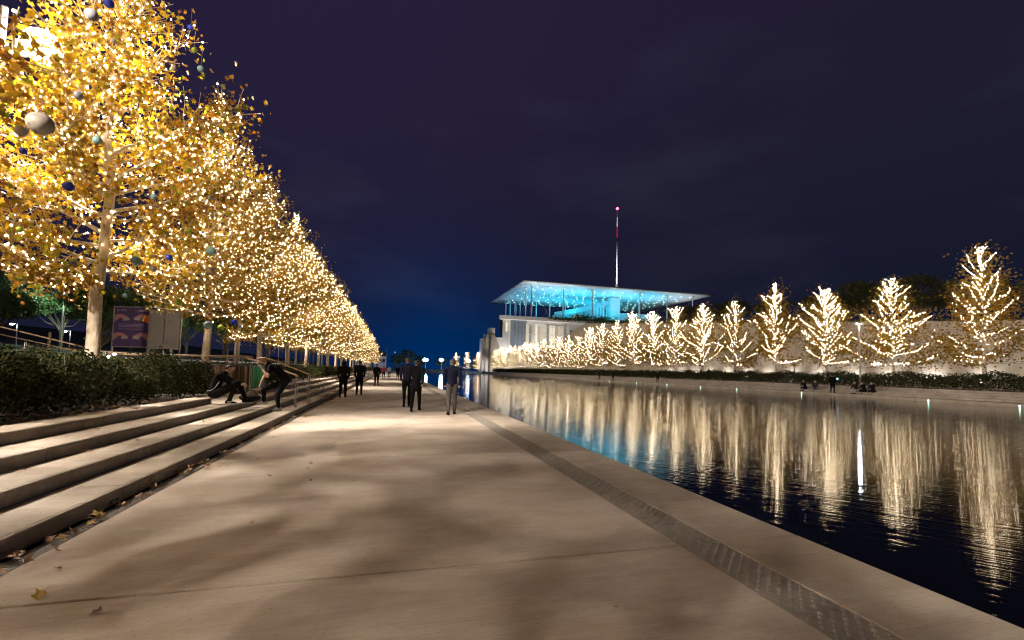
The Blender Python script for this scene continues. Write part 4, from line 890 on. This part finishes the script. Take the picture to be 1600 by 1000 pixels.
sitters = [(38.55, 34.6, 1.5, M_BLACK2, M_NAVY, 'dark seated person left on the far bank steps'), (38.5, 33.6, 2.4, M_GREYC, M_JEAN, 'seated person in light blue jeans on the far bank steps'), (38.5, 29.6, 1.5, M_BROWNC, M_LIGHTC, 'left one of three people huddled on the far bank steps'), (38.55, 28.95, 1.3, M_BLACK, M_BLACK, 'middle one of three people huddled on the far bank steps'), (38.6, 28.3, 1.6, M_BLACK, M_BROWNC, 'right one of three people huddled on the far bank steps')]
for (x, y, rz, c1, c2, lab) in sitters: build_person(sitJ(.2, .36), c1, lab, (x+.25, y, BZ), rz, 'people sitting on the far bank steps', trousers=c2, detail=1)
for k in range(26):   # crowd at the canal end, a few pixels each
    x = random.uniform(8, 62); y = random.uniform(YEND+3, YEND+9) if x < 38 else random.uniform(196, 214)
    if k == 0: Jf = walkJ(1.72, .15); base = build_person(Jf, M_BLACK, 'tiny dark figure in the crowd at the canal end', (x, y, .13), 0, 'crowd at the canal end', detail=1)
    else:
        c = copy_tree(base); c.location = (x, y, .02 if y > YEND else .125); c.rotation_euler.z = random.uniform(0, 6); c.scale = (1, 1, random.uniform(.93, 1.06))

# standing man bending forward, one hand on his knee, the other at his chin (joints in world metres about his feet)
def standing_man():
    o = V3(-3.25, 14.3, 0)
    J = {'pelvis': V3(.30, .15, 1.03), 'chest': V3(.02, .06, 1.37), 'neck': V3(-.17, -.02, 1.50), 'head': V3(-.28, -.07, 1.575)}
    J.update(shL=V3(-.08, -.14, 1.40), elL=V3(-.10, -.30, 1.13), haL=V3(-.27, -.24, 1.36), shR=V3(-.10, .20, 1.38), elR=V3(-.30, .12, 1.08), haR=V3(-.36, .05, .86))
    J.update(hipL=V3(.28, .05, .96), knL=V3(.14, -.12, .60), anL=V3(.20, -.18, .25), toL=V3(.07, -.25, .185), hipR=V3(.26, .24, .96), knR=V3(-.28, .16, .74), anR=V3(-.30, .28, .40), toR=V3(-.45, .26, .335))
    return build_person(J, M_BLACK, 'short-haired man in a black T-shirt bending forward on the steps, hand on knee', o, 0, None, M_HAIRB, M_SKIN, 'short', fingers=True, shoes=M_SHOEG, face=V3(-.7, -.55, -.25), detail=2, trousers=M_BLACK2)
standing_man()
def sitting_man():
    o = V3(-4.35, 12.65, .6)
    J = {'pelvis': V3(.14, .0, .13), 'chest': V3(.20, .08, .46), 'neck': V3(.34, .13, .63), 'head': V3(.43, .16, .74)}
    J.update(shL=V3(.22, .26, .57), elL=V3(.46, .36, .40), haL=V3(.70, .28, .36), shR=V3(.28, -.06, .56), elR=V3(.50, .0, .38), haR=V3(.72, .10, .34))
    J.update(hipL=V3(.18, .12, .10), knL=V3(.60, .36, .34), anL=V3(.74, .44, -.06), toL=V3(.88, .48, -.12), hipR=V3(.20, -.08, .11), knR=V3(.62, .02, .38), anR=V3(.47, .08, -.06), toR=V3(.61, .06, -.12))
    t = build_person(J, M_BLACK, 'dark-haired man in a black tracksuit crouching on the end of the top step', o, 0, None, M_HAIRD, M_SKIN2, 'long', fingers=True, shoes=M_BLACK, face=V3(.85, .1, -.35), detail=2, trousers=M_BLACK2)
    MB().tube([V3(.05, -.13, .2), V3(.12, -.155, .19), V3(.22, -.155, .27), V3(.30, -.14, .42)], .006, 6).build('piping', M_RUB, t)
    # white curved tick on the side of the near shoe
    MB().prism([(.44, -.075), (.475, -.10), (.51, -.10), (.61, -.062), (.51, -.085), (.48, -.088)], 'y', .005, .022).build('shoe_tick', M_RUB, t)
    return t
sitting_man()
bag = MB().add([], []); bag.sphere((0, 0, .11), .22, 14, 8, (1.25, .8, .5)); bg_o = bag.build('bag', M_BROWNC, None, True, (-3.62, 13.5, .46)); tag(bg_o, 'dark soft bag lying on the step between the two men', 'bag'); MB().tube([(-.15, 0, .2), (-.05, -.02, .3), (.08, 0, .3), (.16, 0, .2)], .012, 6).build('strap', M_BLACK, bg_o)

# bicycle-like small lamps flash behind the hedge
t = thing('bicycle_lamp', 'small dazzling white lamp pair behind the hedge near the sitting man', 'lamp', (-9.6, 18.9, 1.62)); MB().sphere((0, 0, 0), .05, 10, 8).build('lens', E_BIKE, t); MB().sphere((.16, .02, .1), .045, 10, 8).build('lens', E_BIKE, t); MB().tube([(0, .03, -1.1), (0, .03, -.04)], .02, 6).build('stem', M_GREYP, t); MB().tube([(0, .03, -.06), (.16, .05, .06)], .015, 6).build('stem', M_GREYP, t)

# ------------------------------------------------------------------ baubles on the left trees
def ray(px, py, X):
    d = fwd+rt*((px-800)/FPX)+up*((500+(79-FPX*.058)-py)/FPX); return Vector((0, 0, CAMH))+d*(X/d.x)
bcol = {'silver': mat('bauble_silver', (.26, .23, .19), .12, .15), 'teal': mat('bauble_teal', (.16, .27, .26), .12, .15), 'blue': mat('bauble_blue', (.03, .05, .4), .12, .15), 'green': mat('bauble_green', (.25, .33, .03), .12, .15), 'grey': mat('bauble_grey', (.2, .2, .22), .12, .15), 'tan': mat('bauble_tan', (.35, .26, .16), .12, .5)}
bb = [(63, 193, 17, 'silver', -3.6, 'largest silver-grey bauble, near the left edge'), (33, 205, 8, 'silver', -4.2, 'medium silver bauble just left of the largest one'), (107, 291, 7.5, 'blue', -4.0, 'blue bauble below the largest silver one'), (152, 219, 6.5, 'teal', -4.0, 'pale teal bauble right of the largest silver one'), (122, 149, 6.5, 'grey', -4.0, 'dark grey bauble below the dazzling floodlight'), (143, 23, 9, 'grey', -3.9, 'green-grey bauble at the top of the first tree'), (170, 5, 7, 'blue', -4.0, 'bluish bauble at the very top edge'),
      (36, 236, 5, 'blue', -4.4, 'small deep blue bauble at the far left'), (213, 408, 7.5, 'teal', -3.9, 'teal bauble low between the first and second trunks'), (264, 402, 4.5, 'blue', -4.0, 'small blue bauble right of the low teal one'), (240, 420, 4.5, 'silver', -4.0, 'small silver bauble below the low teal one'), (330, 392, 7, 'teal', -4.0, 'teal bauble above the tan one'), (329, 424, 7, 'tan', -4.0, 'tan bauble beneath a teal one'), (298, 43, 4, 'blue', -3.6, 'small blue bauble at a high outer twig'), (314, 108, 5, 'teal', -3.4, 'pale teal bauble on an outer twig under bright bulbs'),
      (303, 78, 3.5, 'green', -3.5, 'small green bauble on an outer twig'), (268, 171, 3.5, 'green', -3.8, 'small green bauble high in the first tree'), (272, 107, 4, 'silver', -3.7, 'small silver bauble high in the first tree'), (345, 205, 4, 'teal', -3.6, 'small teal bauble in the second tree'), (240, 307, 4.5, 'teal', -4.0, 'small teal bauble in the middle of the crowns'), (280, 472, 5.5, 'green', -4.0, 'green bauble low left of the grey mast'), (325, 508, 6.5, 'teal', -4.6, 'teal bauble hanging low by the second trunk'), (345, 512, 4.5, 'green', -4.6, 'green bauble beside a low teal bauble'), (366, 504, 5, 'blue', -4.6, 'blue bauble low near the grey mast'),
      (294, 266, 4.5, 'green', -4.0, 'small green bauble mid crown near the second tree'), (295, 361, 4, 'green', -4.0, 'small green bauble lower in the second tree'), (196, 462, 4, 'teal', -4.3, 'small teal bauble at the lower edge beside the first trunk'), (330, 309, 4, 'grey', -4.0, 'small dark bauble mid crown in the second tree'), (177, 64, 4, 'silver', -4.0, 'small pale bauble high left of the first leader'), (30, 358, 4, 'green', -4.2, 'small green bauble on the far left boughs')]
for (px, py, rp, c, X, lab) in bb:
    p = ray(px, py, X); zc = (p-Vector((0, 0, CAMH))).dot(fwd); r_ = rp*zc/FPX
    t = thing('bauble', lab, 'bauble', p, 0, 'baubles hanging in the left trees')
    MB().sphere((0, 0, 0), r_, 18, 12).build('ball', bcol[c], t, True); MB().tube([(0, 0, r_*.96), (0, 0, r_*1.12)], r_*.16, 8).build('cap', M_STEEL, t); MB().tube([(0, 0, r_*1.1), (.005, 0, r_+.3)], .0025, 3).build('string', M_DBARK, t)

# ------------------------------------------------------------------ fallen leaves
def leaf_mesh(seed):
    rng = np.random.default_rng(seed); v = LEAF5.copy(); v[:, 2] += .25*v[:, 0]**2*4*.4+.12*np.sin(v[:, 1]*4+seed)+rng.normal(size=12)*.04
    v[:, 0] *= rng.uniform(.6, 1); v[:, 2] -= v[:, 2].min(); me = npmesh('fallen_leaf', v*.13, LEAF5_F, M_DEAD, np.full(12, rng.random())); return me
lms = [leaf_mesh(s) for s in range(10)]
def leaf(x, y, z, lab, sc=1, tilt=.15):
    o = inst('fallen_leaf', random.choice(lms), None, (x, y, z), random.uniform(0, 6.28), sc*random.uniform(.7, 1.15)); o.rotation_euler.x = random.uniform(-tilt, tilt); o.rotation_euler.y = random.uniform(-tilt, tilt)
    tag(o, lab, 'leaf', lab.replace('fallen leaf', 'fallen leaves'))
for k in range(95):
    y = 3.3+(random.random()**1.5)*17
    if random.random() < .75: cc = random.choice([4.3, 5.0, 6.2, 7.0, 8.6, 9.6, 11, 13]); y = cc+random.gauss(0, .35)
    leaf(-2.56+random.gauss(0, .06), y, .004+random.random()*.03, 'dry brown fallen leaf lying along the drain at the foot of the steps', .8, .6)
for k in range(46): i = random.randrange(4); leaf(XS[i]-random.uniform(.28, .52) if i < 3 else XS[i]-random.uniform(.1, .4), random.uniform(3, 22), (i+1)*RS+.004, 'dry brown fallen leaf scattered on the step treads', .75)
for k in range(60): leaf(random.choice([-2.3, -2.2, -2.0, -1.6, -1])+random.gauss(0, .22), random.uniform(3, 22), .004, 'dry brown fallen leaf on the promenade near the steps', .5)
leaf(-2.0, 3.42, .004, 'curled brown fallen leaf at the lower left edge beside the joint', .75); leaf(-2.63, 6.25, .03, 'upright yellow fallen leaf against the lowest riser', 1.3, 1.2)
rngf = np.random.default_rng(95); n = 1500; P = np.stack([np.where(rngf.random(n) < .6, -2.58+rngf.normal(size=n)*.07, -4.9+rngf.random(n)*2.3), 20+rngf.random(n)**1.4*70, np.zeros(n)], 1)
def treadz(x): return 0.0 if x > -2.67 else RS*min(4, 1+int((-2.66-x)/TD))
P[:, 2] = [treadz(x)+.012 for x in P[:, 0]]
V, F, r = scatter(P, .11, rngf, LEAF4, LEAF4_F, 0, .2); tag(inst('leaf_litter', npmesh('leaf_litter', V, F, M_DEAD, r)), 'scatter of dry leaves farther along the steps and drain', 'leaves', None, 'stuff')
rngf = np.random.default_rng(96); n = 1300; P = np.stack([-8.6+rngf.random(n)*3.75, rngf.random(n)*12.6, np.full(n, .575)], 1)
V, F, r = scatter(P, .10, rngf, LEAF4, LEAF4_F, 0, .3); tag(inst('leaf_litter', npmesh('leaf_litter', V, F, M_DEAD, r)), 'dry leaves lying on the soil under the left shrubs', 'leaves', None, 'stuff')
